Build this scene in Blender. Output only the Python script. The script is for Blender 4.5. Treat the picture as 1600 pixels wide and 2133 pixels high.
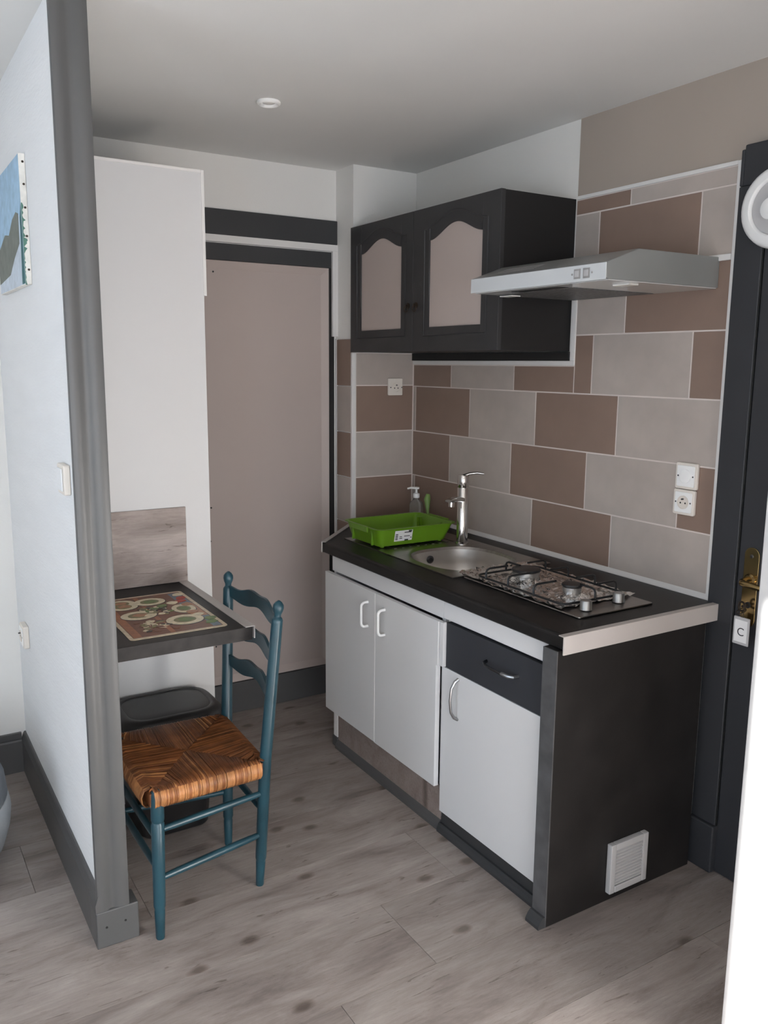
import bpy, bmesh, math, random
from mathutils import Vector, Matrix
random.seed(7)
for o in list(bpy.data.objects):
    bpy.data.objects.remove(o)
S = bpy.context.scene
COL = S.collection

# ------------------------------------------------------------------ camera
cd = bpy.data.cameras.new('camera'); cam = bpy.data.objects.new('camera', cd); COL.objects.link(cam)
cd.sensor_fit = 'VERTICAL'; cd.sensor_height = 24.0; cd.lens = 1761.72 * 24.0 / 2133.0
cd.clip_start = 0.05
R_ = Vector((0.85136433, -0.52450449, 0.00859131)); U_ = Vector((0.08281879, 0.15056588, 0.98512485)); F_ = Vector((0.51799597, 0.83798864, -0.17162524))
cam.matrix_world = Matrix(((R_.x, U_.x, -F_.x, -2.3021), (R_.y, U_.y, -F_.y, -3.4606), (R_.z, U_.z, -F_.z, 1.6429), (0, 0, 0, 1)))
S.camera = cam

# ------------------------------------------------------------------ light
w = bpy.data.worlds.new('world'); S.world = w; w.use_nodes = True
w.node_tree.nodes['Background'].inputs[0].default_value = (0.62, 0.78, 1.0, 1)
w.node_tree.nodes['Background'].inputs[1].default_value = 0.5

def sun(direction, energy, color):
    l = bpy.data.lights.new('sun', 'SUN'); l.energy = energy; l.color = color; l.angle = math.radians(0.8)
    o = bpy.data.objects.new('sun', l); COL.objects.link(o)
    o.rotation_euler = Vector(direction).to_track_quat('-Z', 'Y').to_euler()
def window_light(name, loc, direction, sx, sy, energy, color):
    l = bpy.data.lights.new(name, 'AREA'); l.shape = 'RECTANGLE'; l.size = sx; l.size_y = sy; l.energy = energy; l.color = color
    o = bpy.data.objects.new(name, l); COL.objects.link(o); o.location = loc
    o.rotation_euler = Vector(direction).to_track_quat('-Z', 'Z').to_euler()
SUN_DIR = (0.85, 0.45, -0.28)
sun(SUN_DIR, 25.0, (1.0, 0.98, 0.95))
window_light('daylight_side', (-4.22, -4.70, 1.1), (1, 0, 0), 0.9, 2.1, 20.0, (0.66, 0.83, 1.0))
window_light('daylight_rear', (-2.3, -5.62, 0.95), (0, 1, 0), 1.9, 1.7, 18.0, (0.95, 0.97, 1.0))
window_light('daylight_front', (-4.22, -1.75, 1.35), (1, 0, 0), 1.3, 1.5, 5.0, (0.68, 0.83, 1.0))
S.view_settings.view_transform = 'Standard'; S.view_settings.look = 'None'
S.view_settings.gamma = 1.0; S.view_settings.use_curve_mapping = False
S.view_settings.exposure = 1.63

# ------------------------------------------------------------------ materials
def _mat(name):
    m = bpy.data.materials.new(name); m.use_nodes = True
    nt = m.node_tree; b = nt.nodes['Principled BSDF']
    return m, nt, b
def N(nt, t, **k):
    n = nt.nodes.new(t)
    for a, v in k.items(): setattr(n, a, v)
    return n
def mat(name, c, rough=0.5, metal=0.0, var=0.06, scale=6.0, bump=0.0, bscale=120.0, coords='Object', spec=0.5, stretch=None):
    m, nt, b = _mat(name)
    tc = N(nt, 'ShaderNodeTexCoord')
    src = tc.outputs[coords]
    if stretch:
        mp = N(nt, 'ShaderNodeMapping'); mp.inputs['Scale'].default_value = stretch
        nt.links.new(src, mp.inputs[0]); src = mp.outputs[0]
    n = N(nt, 'ShaderNodeTexNoise'); n.inputs['Scale'].default_value = scale; n.inputs['Detail'].default_value = 5
    nt.links.new(src, n.inputs['Vector'])
    r = N(nt, 'ShaderNodeValToRGB')
    r.color_ramp.elements[0].position = 0.3; r.color_ramp.elements[1].position = 0.7
    r.color_ramp.elements[0].color = tuple(v * (1 - var) for v in c) + (1,)
    r.color_ramp.elements[1].color = tuple(min(1, v * (1 + var)) for v in c) + (1,)
    nt.links.new(n.outputs['Fac'], r.inputs[0]); nt.links.new(r.outputs[0], b.inputs['Base Color'])
    b.inputs['Roughness'].default_value = rough; b.inputs['Metallic'].default_value = metal
    b.inputs['Specular IOR Level'].default_value = spec
    if bump:
        n2 = N(nt, 'ShaderNodeTexNoise'); n2.inputs['Scale'].default_value = bscale; n2.inputs['Detail'].default_value = 3
        nt.links.new(src, n2.inputs['Vector'])
        bp = N(nt, 'ShaderNodeBump'); bp.inputs['Strength'].default_value = bump; bp.inputs['Distance'].default_value = 0.004
        nt.links.new(n2.outputs['Fac'], bp.inputs['Height']); nt.links.new(bp.outputs[0], b.inputs['Normal'])
    return m
def wood_mat(name, dark, mid, light, rough=0.55, kscale=(2.1, 3.4), krot=(0, 0, 0)):
    m, nt, b = _mat(name)
    tc = N(nt, 'ShaderNodeTexCoord'); oi = N(nt, 'ShaderNodeObjectInfo')
    mul = N(nt, 'ShaderNodeMath', operation='MULTIPLY'); mul.inputs[1].default_value = 37.0
    nt.links.new(oi.outputs['Random'], mul.inputs[0])
    cmb = N(nt, 'ShaderNodeCombineXYZ'); nt.links.new(mul.outputs[0], cmb.inputs[0]); nt.links.new(mul.outputs[0], cmb.inputs[1]); nt.links.new(mul.outputs[0], cmb.inputs[2])
    add = N(nt, 'ShaderNodeVectorMath', operation='ADD'); nt.links.new(tc.outputs['Object'], add.inputs[0]); nt.links.new(cmb.outputs[0], add.inputs[1])
    def noise(sc, scale, detail=6, dist=0.0, rg=0.6):
        mp = N(nt, 'ShaderNodeMapping'); mp.inputs['Scale'].default_value = sc
        nt.links.new(add.outputs[0], mp.inputs[0])
        n = N(nt, 'ShaderNodeTexNoise'); n.inputs['Scale'].default_value = scale; n.inputs['Detail'].default_value = detail
        n.inputs['Distortion'].default_value = dist; n.inputs['Roughness'].default_value = rg
        nt.links.new(mp.outputs[0], n.inputs['Vector']); return n
    a = noise((1.0, 3.6, 3.6), 2.4, 9, 0.8, 0.62)          # broad figure
    g = noise((5.0, 55.0, 55.0), 2.0, 6, 0.5, 0.75)   # fine grain
    s = noise((2.2, 20.0, 20.0), 2.6, 7, 1.6, 0.68)  # cracks
    r = N(nt, 'ShaderNodeValToRGB')
    e = r.color_ramp.elements; e[0].position = 0.30; e[0].color = dark + (1,); e[1].position = 0.70; e[1].color = light + (1,)
    x = e.new(0.5); x.color = mid + (1,)
    nt.links.new(a.outputs['Fac'], r.inputs[0])
    r2 = N(nt, 'ShaderNodeValToRGB'); r2.color_ramp.elements[0].position = 0.30; r2.color_ramp.elements[1].position = 0.62
    r2.color_ramp.elements[0].color = (0.80, 0.79, 0.78, 1); r2.color_ramp.elements[1].color = (1.08, 1.08, 1.08, 1)
    nt.links.new(g.outputs['Fac'], r2.inputs[0])
    mx = N(nt, 'ShaderNodeMix', data_type='RGBA', blend_type='MULTIPLY'); mx.inputs['Factor'].default_value = 0.8
    nt.links.new(r.outputs[0], mx.inputs['A']); nt.links.new(r2.outputs[0], mx.inputs['B'])
    r3 = N(nt, 'ShaderNodeValToRGB'); r3.color_ramp.elements[0].position = 0.33; r3.color_ramp.elements[1].position = 0.385
    r3.color_ramp.elements[0].color = (0.46, 0.42, 0.40, 1); r3.color_ramp.elements[1].color = (1, 1, 1, 1)
    nt.links.new(s.outputs['Fac'], r3.inputs[0])
    mx2 = N(nt, 'ShaderNodeMix', data_type='RGBA', blend_type='MULTIPLY'); mx2.inputs['Factor'].default_value = 0.85
    nt.links.new(mx.outputs['Result'], mx2.inputs['A']); nt.links.new(r3.outputs[0], mx2.inputs['B'])
    # knots
    mp = N(nt, 'ShaderNodeMapping'); mp.inputs['Scale'].default_value = (kscale[0], kscale[1], 1.0)
    mp.inputs['Rotation'].default_value = krot; 
    nt.links.new(add.outputs[0], mp.inputs[0])
    v = N(nt, 'ShaderNodeTexVoronoi', voronoi_dimensions='2D'); v.inputs['Scale'].default_value = 1.0
    wn = noise((9.0, 12.0, 9.0), 1.0, 3); wm = N(nt, 'ShaderNodeVectorMath', operation='SCALE'); wm.inputs['Scale'].default_value = 0.07
    nt.links.new(wn.outputs['Color'], wm.inputs[0]); wa = N(nt, 'ShaderNodeVectorMath', operation='ADD')
    nt.links.new(mp.outputs[0], wa.inputs[0]); nt.links.new(wm.outputs[0], wa.inputs[1]); nt.links.new(wa.outputs[0], v.inputs['Vector'])
    r4 = N(nt, 'ShaderNodeValToRGB'); e = r4.color_ramp.elements
    e[0].position = 0.030; e[0].color = (0.36, 0.32, 0.29, 1); e[1].position = 0.078; e[1].color = (1, 1, 1, 1)
    x = e.new(0.050); x.color = (0.64, 0.59, 0.56, 1)
    nt.links.new(v.outputs['Distance'], r4.inputs[0])
    mx3 = N(nt, 'ShaderNodeMix', data_type='RGBA', blend_type='MULTIPLY'); mx3.inputs['Factor'].default_value = 0.8
    nt.links.new(mx2.outputs['Result'], mx3.inputs['A']); nt.links.new(r4.outputs[0], mx3.inputs['B'])
    # per board tint
    tr = N(nt, 'ShaderNodeMapRange'); tr.inputs['To Min'].default_value = 0.88; tr.inputs['To Max'].default_value = 1.10
    nt.links.new(oi.outputs['Random'], tr.inputs['Value'])
    hs = N(nt, 'ShaderNodeHueSaturation'); nt.links.new(mx3.outputs['Result'], hs.inputs['Color']); nt.links.new(tr.outputs[0], hs.inputs['Value'])
    nt.links.new(hs.outputs[0], b.inputs['Base Color'])
    bp = N(nt, 'ShaderNodeBump'); bp.inputs['Strength'].default_value = 0.35; bp.inputs['Distance'].default_value = 0.003
    nt.links.new(s.outputs['Fac'], bp.inputs['Height']); nt.links.new(bp.outputs[0], b.inputs['Normal'])
    b.inputs['Roughness'].default_value = rough; b.inputs['Specular IOR Level'].default_value = 0.4
    return m

M = {}
M['white_paint'] = mat('white_paint', (0.78, 0.765, 0.735), 0.75, var=0.015, scale=2.0, bump=0.12, bscale=160)
M['ceiling'] = mat('ceiling_paint', (0.74, 0.735, 0.715), 0.85, var=0.02, scale=1.5, bump=0.06, bscale=90)
M['plaster'] = mat('textured_wallcovering', (0.77, 0.78, 0.79), 0.8, var=0.02, scale=3.0, bump=0.35, bscale=26, stretch=(6, 1, 6))
M['taupe'] = mat('taupe_paint', (0.375, 0.318, 0.272), 0.7, var=0.03, scale=2.5, bump=0.06)
M['mauve'] = mat('mauve_door_paint', (0.475, 0.400, 0.366), 0.6, var=0.02, scale=2.0)
M['dark'] = mat('anthracite_paint', (0.038, 0.039, 0.041), 0.5, var=0.06, scale=4.0, bump=0.05)
M['dark_door'] = mat('slate_door_paint', (0.033, 0.034, 0.038), 0.5, var=0.05, scale=3.0, bump=0.05, spec=0.35)
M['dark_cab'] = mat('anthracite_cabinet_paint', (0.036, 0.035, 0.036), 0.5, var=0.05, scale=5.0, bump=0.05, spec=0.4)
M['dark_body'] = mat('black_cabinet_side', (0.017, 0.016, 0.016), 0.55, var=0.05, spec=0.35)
M['drawer'] = mat('anthracite_drawer_front', (0.036, 0.038, 0.044), 0.6, var=0.04, spec=0.3)
M['slab'] = mat('black_slate_laminate', (0.0125, 0.0112, 0.0107), 0.42, var=0.35, scale=14.0, bump=0.05, bscale=200, spec=0.28)
M['slab_edge'] = mat('slate_laminate_edge', (0.024, 0.021, 0.020), 0.55, var=0.4, scale=22.0, bump=0.05, bscale=200, spec=0.3)
M['end'] = mat('black_end_panel_laminate', (0.0150, 0.0135, 0.0130), 0.5, var=0.35, scale=7.0, bump=0.04, bscale=160, spec=0.3)
M['end_edge'] = mat('grey_panel_edge', (0.075, 0.075, 0.078), 0.5, var=0.3, scale=16.0)
M['tile_light'] = mat('light_greige_tile', (0.445, 0.387, 0.347), 0.38, var=0.07, scale=9.0, bump=0.02, bscale=60)
M['tile_brown'] = mat('taupe_brown_tile', (0.255, 0.176, 0.138), 0.38, var=0.05, scale=9.0, bump=0.02, bscale=60)
M['grout'] = mat('pale_grout', (0.68, 0.61, 0.57), 0.85, var=0.04)
M['trim'] = mat('white_trim', (0.72, 0.70, 0.68), 0.5, var=0.02)
M['trim_greige'] = mat('greige_edge_strip', (0.49, 0.45, 0.425), 0.45, var=0.02)
M['laminate'] = mat('white_melamine', (0.69, 0.685, 0.685), 0.45, var=0.012, scale=2.0)
M['laminate_in'] = mat('white_melamine_edge', (0.80, 0.78, 0.76), 0.45, var=0.012)
M['grey_post'] = mat('grey_gloss_paint', (0.088, 0.088, 0.088), 0.40, var=0.05, scale=5.0, bump=0.1, bscale=60)
M['base_grey'] = mat('dark_grey_skirting_paint', (0.085, 0.083, 0.083), 0.42, var=0.06, scale=5.0, bump=0.08, bscale=60)
M['hood'] = mat('white_enamel', (0.57, 0.59, 0.60), 0.25, var=0.01)
M['hood_body'] = mat('silver_grey_enamel', (0.24, 0.245, 0.24), 0.3, var=0.02)
M['hood_under'] = mat('hood_underside_enamel', (0.60, 0.60, 0.60), 0.12, var=0.02)
M['mesh'] = mat('grease_filter', (0.16, 0.16, 0.16), 0.5, metal=0.6, var=0.4, scale=90.0)
M['plastic_grey'] = mat('grey_plastic', (0.30, 0.29, 0.28), 0.5, var=0.03)
M['ivory'] = mat('ivory_plastic', (0.76, 0.70, 0.63), 0.45, var=0.02)
M['white_plastic'] = mat('white_plastic', (0.88, 0.875, 0.86), 0.35, var=0.01)
M['vent_grey'] = mat('light_grey_plastic', (0.46, 0.45, 0.45), 0.5, var=0.02)
M['black'] = mat('black_plastic', (0.012, 0.012, 0.012), 0.45, var=0.1)
M['iron'] = mat('black_enamelled_iron', (0.011, 0.011, 0.012), 0.35, var=0.2)
M['bin'] = mat('black_bin_plastic', (0.014, 0.013, 0.013), 0.42, var=0.1, bump=0.08, bscale=400)
M['bin_lid'] = mat('charcoal_lid_plastic', (0.028, 0.026, 0.025), 0.42, var=0.1, bump=0.08, bscale=400)
M['steel'] = mat('brushed_steel', (0.36, 0.34, 0.32), 0.30, metal=1.0, var=0.12, scale=5.0, bump=0.05, bscale=80, stretch=(1, 12, 1))
M['bowl'] = mat('satin_steel', (0.58, 0.55, 0.52), 0.36, metal=1.0, var=0.08, scale=6.0)
M['chrome'] = mat('chrome', (0.62, 0.60, 0.58), 0.10, metal=1.0, var=0.02)
M['satin'] = mat('satin_nickel', (0.40, 0.40, 0.40), 0.32, metal=1.0, var=0.05)
M['pewter'] = mat('dark_pewter', (0.10, 0.10, 0.105), 0.3, metal=1.0, var=0.1)
M['brass'] = mat('polished_brass', (0.36, 0.26, 0.12), 0.18, metal=1.0, var=0.15, scale=20.0)
M['bronze'] = mat('dark_bronze', (0.050, 0.036, 0.026), 0.45, metal=0.7, var=0.2)
M['foil'] = mat('aluminium_foil', (0.90, 0.88, 0.85), 0.14, metal=1.0, var=0.1, scale=30.0, bump=0.9, bscale=70)
M['green'] = mat('lime_green_plastic', (0.125, 0.265, 0.012), 0.32, var=0.03)
M['green_pale'] = mat('translucent_green_plastic', (0.18, 0.30, 0.08), 0.3, var=0.05)
M['teal'] = mat('teal_chair_paint', (0.014, 0.050, 0.068), 0.30, var=0.3, scale=7.0)
M['rush_dark'] = mat('rush_straw', (0.165, 0.054, 0.016), 0.5, var=0.3, scale=26.0)
M['rush_mid'] = mat('amber_rush_straw', (0.235, 0.084, 0.025), 0.48, var=0.3, scale=26.0)
M['rush_light'] = mat('golden_rush_straw', (0.38, 0.165, 0.058), 0.45, var=0.35, scale=26.0)
M['pouf'] = mat('light_grey_fabric', (0.36, 0.375, 0.385), 0.9, var=0.12, scale=14.0, bump=0.3, bscale=120)
M['pouf_dark'] = mat('slate_grey_fabric', (0.155, 0.165, 0.18), 0.9, var=0.12, scale=14.0, bump=0.3, bscale=120)
M['floor_wood'] = wood_mat('grey_oak_laminate', (0.185, 0.152, 0.138), (0.295, 0.252, 0.232), (0.375, 0.332, 0.308))
M['panel_wood'] = wood_mat('pale_weathered_wood', (0.24, 0.195, 0.178), (0.37, 0.31, 0.285), (0.47, 0.405, 0.375), krot=(math.radians(-90), 0, 0), kscale=(4.2, 6.0))
M['plinth_wood'] = wood_mat('taupe_wood_plinth', (0.20, 0.155, 0.14), (0.265, 0.215, 0.195), (0.31, 0.255, 0.235))
M['subfloor'] = mat('dark_subfloor', (0.06, 0.05, 0.045), 0.9)
M['seal'] = mat('white_sealant', (0.66, 0.645, 0.63), 0.5, var=0.02)
M['ink'] = mat('black_ink', (0.03, 0.03, 0.035), 0.6)
M['paper'] = mat('white_paper', (0.80, 0.79, 0.78), 0.6, var=0.01)
for nm, c in dict(mat_border=(0.60, 0.50, 0.36), mat_brown=(0.17, 0.062, 0.030), mat_orange=(0.34, 0.125, 0.05), mat_cream=(0.72, 0.64, 0.46),
                  mat_green=(0.12, 0.20, 0.055), mat_olive=(0.22, 0.20, 0.085), mat_red=(0.45, 0.045, 0.02), mat_blue=(0.12, 0.18, 0.24),
                  mat_dark=(0.035, 0.022, 0.018), mat_bread=(0.42, 0.20, 0.10)).items():
    M[nm] = mat(nm, c, 0.35, var=0.18, scale=60.0)
for nm, c in dict(sky=(0.33, 0.50, 0.66), hill=(0.155, 0.17, 0.15), hill2=(0.23, 0.235, 0.19), sand=(0.55, 0.62, 0.70), sea=(0.022, 0.115, 0.125), canvas=(0.83, 0.80, 0.74), drip=(0.10, 0.22, 0.17)).items():
    M['pic_' + nm] = mat('pic_' + nm, c, 0.7, var=0.14, scale=28.0, bump=0.2, bscale=60)
def glass_mat(name, c):
    m, nt, b = _mat(name)
    b.inputs['Base Color'].default_value = c + (1,); b.inputs['Roughness'].default_value = 0.05
    b.inputs['Transmission Weight'].default_value = 0.9; b.inputs['IOR'].default_value = 1.2
    return m
M['clear'] = glass_mat('clear_plastic', (0.86, 0.88, 0.85))
M['door_white'] = mat('off_white_door_paint', (0.56, 0.555, 0.55), 0.5, var=0.02)
M['lens'] = mat('frosted_lens', (0.75, 0.74, 0.70), 0.25, var=0.02)

# ------------------------------------------------------------------ mesh helpers
BASE = {}
def B(): return bmesh.new()
def box(bm, x0, x1, y0, y1, z0, z1, mi=0):
    v = [bm.verts.new((x, y, z)) for x in (x0, x1) for y in (y0, y1) for z in (z0, z1)]
    for f in ((0, 1, 3, 2), (4, 6, 7, 5), (0, 4, 5, 1), (2, 3, 7, 6), (0, 2, 6, 4), (1, 5, 7, 3)):
        bm.faces.new([v[i] for i in f]).material_index = mi
    return bm
def prism(bm, pts, axis, a, b, mi=0):
    """polygon pts in the two other axes (in x,y,z order), extruded along axis from a to b"""
    def mk(p, h):
        if axis == 'x': return (h, p[0], p[1])
        if axis == 'y': return (p[0], h, p[1])
        return (p[0], p[1], h)
    A = [bm.verts.new(mk(p, a)) for p in pts]; C = [bm.verts.new(mk(p, b)) for p in pts]
    n = len(pts)
    bm.faces.new(A).material_index = mi; bm.faces.new(C[::-1]).material_index = mi
    for i in range(n):
        bm.faces.new((A[i], C[i], C[(i + 1) % n], A[(i + 1) % n])).material_index = mi
    return bm
def tube(bm, path, rad, seg=10, closed=False, mi=0):
    P = [Vector(p) for p in path]; n = len(P)
    if not isinstance(rad, (list, tuple)): rad = [rad] * n
    rings = []; prev = None
    for i in range(n):
        if closed: t = P[(i + 1) % n] - P[i - 1]
        else: t = P[min(i + 1, n - 1)] - P[max(i - 1, 0)]
        t.normalize()
        if prev is None:
            u = t.orthogonal().normalized()
        else:
            u = (prev - t * prev.dot(t)); u = u.normalized() if u.length > 1e-6 else t.orthogonal().normalized()
        prev = u; v = t.cross(u)
        rings.append([bm.verts.new(P[i] + (u * math.cos(2 * math.pi * k / seg) + v * math.sin(2 * math.pi * k / seg)) * rad[i]) for k in range(seg)])
    for i in range(n if closed else n - 1):
        a, b = rings[i], rings[(i + 1) % n]
        for k in range(seg):
            bm.faces.new((a[k], a[(k + 1) % seg], b[(k + 1) % seg], b[k])).material_index = mi
    if not closed:
        bm.faces.new(rings[0][::-1]).material_index = mi; bm.faces.new(rings[-1]).material_index = mi
    return bm
def lathe(bm, prof, c, axis='z', seg=24, mi=0):
    """prof: list of (radius, height) ; c centre"""
    rings = []
    c = Vector(c)
    for r, h in prof:
        ring = []
        for k in range(seg):
            a = 2 * math.pi * k / seg; x, y = r * math.cos(a), r * math.sin(a)
            d = {'z': (x, y, h), 'x': (h, x, y), 'y': (x, h, y)}[axis]
            ring.append(bm.verts.new(c + Vector(d)))
        rings.append(ring)
    for a, b in zip(rings, rings[1:]):
        for k in range(seg):
            bm.faces.new((a[k], a[(k + 1) % seg], b[(k + 1) % seg], b[k])).material_index = mi
    bm.faces.new(rings[0][::-1]).material_index = mi; bm.faces.new(rings[-1]).material_index = mi
    return bm
def rrect(x0, x1, y0, y1, r, n=4):
    pts = []
    for cx, cy, a0 in ((x1 - r, y1 - r, 0), (x0 + r, y1 - r, 90), (x0 + r, y0 + r, 180), (x1 - r, y0 + r, 270)):
        for i in range(n + 1):
            a = math.radians(a0 + 90 * i / n); pts.append((cx + r * math.cos(a), cy + r * math.sin(a)))
    return pts
def loft(bm, rings, cap0=True, cap1=True, mi=0):
    V = [[bm.verts.new(p) for p in r] for r in rings]; n = len(V[0])
    for a, b in zip(V, V[1:]):
        for k in range(n): bm.faces.new((a[k], a[(k + 1) % n], b[(k + 1) % n], b[k])).material_index = mi
    if cap0: bm.faces.new(V[0][::-1]).material_index = mi
    if cap1: bm.faces.new(V[-1]).material_index = mi
    return V
def obj(name, bm, m, parent=None, bevel=0.0, smooth=False, label=None, origin=None):
    bmesh.ops.recalc_face_normals(bm, faces=bm.faces)
    me = bpy.data.meshes.new(name)
    if parent is None or origin == 'own':
        xs = [v.co for v in bm.verts]
        mn = Vector((min(c.x for c in xs), min(c.y for c in xs), min(c.z for c in xs))); mx = Vector((max(c.x for c in xs), max(c.y for c in xs), max(c.z for c in xs)))
        base = Vector(((mn.x + mx.x) / 2, (mn.y + mx.y) / 2, mn.z))
    else:
        base = Vector(BASE[parent])
    bmesh.ops.translate(bm, verts=bm.verts, vec=-base)
    if smooth:
        for f in bm.faces: f.smooth = True
    bm.to_mesh(me); bm.free()
    for mm in (m if isinstance(m, (list, tuple)) else [m]): me.materials.append(mm)
    o = bpy.data.objects.new(name, me); COL.objects.link(o)
    BASE[o] = tuple(base)
    if parent is not None:
        o.parent = parent; o.location = base - Vector(BASE[parent])
    else:
        o.location = base
    if bevel:
        b = o.modifiers.new('bevel', 'BEVEL'); b.width = bevel; b.segments = 2; b.limit_method = 'ANGLE'; b.angle_limit = math.radians(40)
        for f in me.polygons: f.use_smooth = True
        wn = o.modifiers.new('normals', 'WEIGHTED_NORMAL'); wn.keep_sharp = True
    if smooth:
        if hasattr(me, 'set_sharp_from_angle'): me.set_sharp_from_angle(angle=math.radians(42))
    if label: o['label'] = label
    return o
def tag(o, label, cat, group=None, kind=None):
    o['label'] = label; o['category'] = cat
    if group: o['group'] = group
    if kind: o['kind'] = kind
    return o
def thing(name, label, cat, loc, group=None, kind=None):
    o = bpy.data.objects.new(name, None); COL.objects.link(o); o.location = loc; o.empty_display_size = 0.05
    BASE[o] = tuple(loc)
    return tag(o, label, cat, group, kind)
def st(name, bm, m, label, cat, bevel=0.0, smooth=False):
    return tag(obj(name, bm, m, None, bevel, smooth), label, cat, kind='structure')
def bxo(name, dims, m, parent=None, bevel=0.0, label=None):
    return obj(name, box(B(), *dims), m, parent, bevel, label=label)

H = 2.521; DW = 0.163; XL, YR = -4.2, -5.6
# ------------------------------------------------------------------ setting
floor = st('floor', box(B(), XL - 0.1, 0.1, YR - 0.1, 0.35, -0.06, -0.012), M['subfloor'], 'grey wood-look laminate floor of wide boards running across the room', 'floor')
PW = 0.303; plank_mesh = {}
joint = {0: -0.77, 1: -1.06, 2: -1.364, -2: -1.957, -1: -0.30}
PL = 1.38
row = 0
y1 = -1.145
for r in range(-5, 15):
    ya = -1.145 - r * PW; yb = ya - PW
    if yb > DW or yb < YR - PW: continue
    j0 = joint.get(r, -0.77 - 0.31 * r - 0.17 * (r % 3))
    x = j0
    while x > XL: x -= PL
    while x < 0.0:
        a, b = max(x, XL), min(x + PL, 0.0)
        yt, yl = min(ya, DW), max(yb, YR)
        if b - a > 0.02 and yt - yl > 0.02:
            obj('plank', box(B(), a + 0.0006, b - 0.0006, yl + 0.0006, yt - 0.0006, -0.012, 0.0), M['floor_wood'], floor, bevel=0.0008, origin='own')
        x += PL
st('ceiling', box(B(), XL - 0.1, 0.1, YR - 0.1, 0.35, H, H + 0.08), M['ceiling'], 'smooth off-white ceiling over the kitchen corner', 'ceiling')

# right wall with tiles
wall_right = st('wall_right', box(B(), 0.0, 0.1, YR, 0.35, 0, H), M['white_paint'], 'right wall, white above the cupboard with staggered tiles below', 'wall')
TJ = 0.0050
def tile(parent, plane, a0, a1, z0, z1, m, th=0.006):
    lo, hi = min(a0, a1) + TJ / 2, max(a0, a1) - TJ / 2
    if plane == 'x':   bm = box(B(), -th, -0.0005, lo, hi, z0 + TJ / 2, z1 - TJ / 2)
    elif plane == 'y': bm = box(B(), lo, hi, -th, -0.0005, z0 + TJ / 2, z1 - TJ / 2)
    else:              bm = box(B(), -0.339 - th, -0.3395, lo, hi, z0 + TJ / 2, z1 - TJ / 2)
    return obj('tile', bm, m, parent, bevel=0.0008, origin='own')
tl, tb = M['tile_light'], M['tile_brown']
ZR = [0.9, 1.111, 1.327, 1.542, 1.757, 1.972, 2.186, 2.240]
bm = box(B(), -0.0048, -0.0003, -1.752, -0.0, 0.9, 1.645); box(bm, -0.0048, -0.0003, -1.752, -1.069, 1.645, 2.250)
obj('grout', bm, M['grout'], wall_right, label='pale grout bed between the wall tiles')
YT = -1.745; YE = -1.095
for r, row_t in {0: [(-.008, -.03, tl), (-.03, -.457, tb), (-.457, -.888, tl), (-.888, -1.318, tb), (-1.318, YT, tl)],
                 1: [(-.008, -.314, tb), (-.314, -.747, tl), (-.747, -1.18, tb), (-1.18, -1.606, tl), (-1.606, YT, tb)],
                 2: [(-.008, -.03, tl), (-.03, -.457, tb), (-.457, -.889, tl), (-.889, -1.320, tb), (-1.320, YT, tl)],
                 3: [(-.008, -.314, tb), (-.314, -.750, tl), (-.750, YE, tb)],
                 4: [(YE, -1.331, tl), (-1.331, YT, tb)],
                 5: [(-1.069, -1.188, tl), (-1.188, -1.620, tb), (-1.620, YT, tl)],
                 6: [(-1.069, -1.328, tb), (-1.328, YT, tl)]}.items():
    for a0, a1, m in row_t:
        z0, z1 = ZR[r], ZR[r + 1]
        if r == 0: z0 = 0.912
        if r == 3: z1 = 1.644
        tile(wall_right, 'x', a0, a1, z0, z1, m)
# row 3 beyond the cupboard reaches its full height
tile(wall_right, 'x', YE, -1.186, ZR[3], ZR[4], tb); tile(wall_right, 'x', -1.186, -1.622, ZR[3], ZR[4], tl); tile(wall_right, 'x', -1.622, YT, ZR[3], ZR[4], tb)
bxo('paint_field', (-0.0025, 0.001, YR, -1.069, 2.2535, H), M['taupe'], wall_right, label='taupe painted field above the tiles')
bxo('paint_field', (-0.0025, 0.001, YR, -1.768, 0.0, 2.2535), M['taupe'], wall_right, label='taupe painted field beside the entrance door')
st('trim_1', box(B(), -0.011, 0.0, -1.768, -1.745, 0.0, 2.252), M['trim'], 'white vertical strip closing the tiles beside the dark entrance door', 'trim', 0.002)
st('trim_2', box(B(), -0.010, 0.0, -1.745, -1.069, 2.2405, 2.2535), M['trim'], 'white horizontal strip on top of the wall tiles', 'trim', 0.002)
st('trim_3', box(B(), -0.013, 0.0, -1.745, -1.62, 1.966, 1.985), M['trim'], 'short white strip on the tiles right behind the range hood', 'trim', 0.002)
bm = box(B(), -0.010, 0.0, -1.095, -0.001, 1.6455, 1.663); box(bm, -0.010, 0.0, -1.095, -1.0715, 1.663, 1.884)
st('trim_4', bm, M['trim'], 'white L-shaped strip around the foot of the upper cupboard', 'trim', 0.0015)
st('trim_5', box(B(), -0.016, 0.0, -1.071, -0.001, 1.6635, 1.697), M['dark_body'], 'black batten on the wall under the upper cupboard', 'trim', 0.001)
prof = [(0.0, 0.9), (-0.016, 0.9), (-0.0155, 0.904), (-0.009, 0.912), (-0.0065, 0.917), (0.0, 0.917)]
st('trim_6', prism(B(), prof, 'y', -1.765, -0.003), M['seal'], 'white sealing strip between worktop and tiled wall', 'trim')

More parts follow.
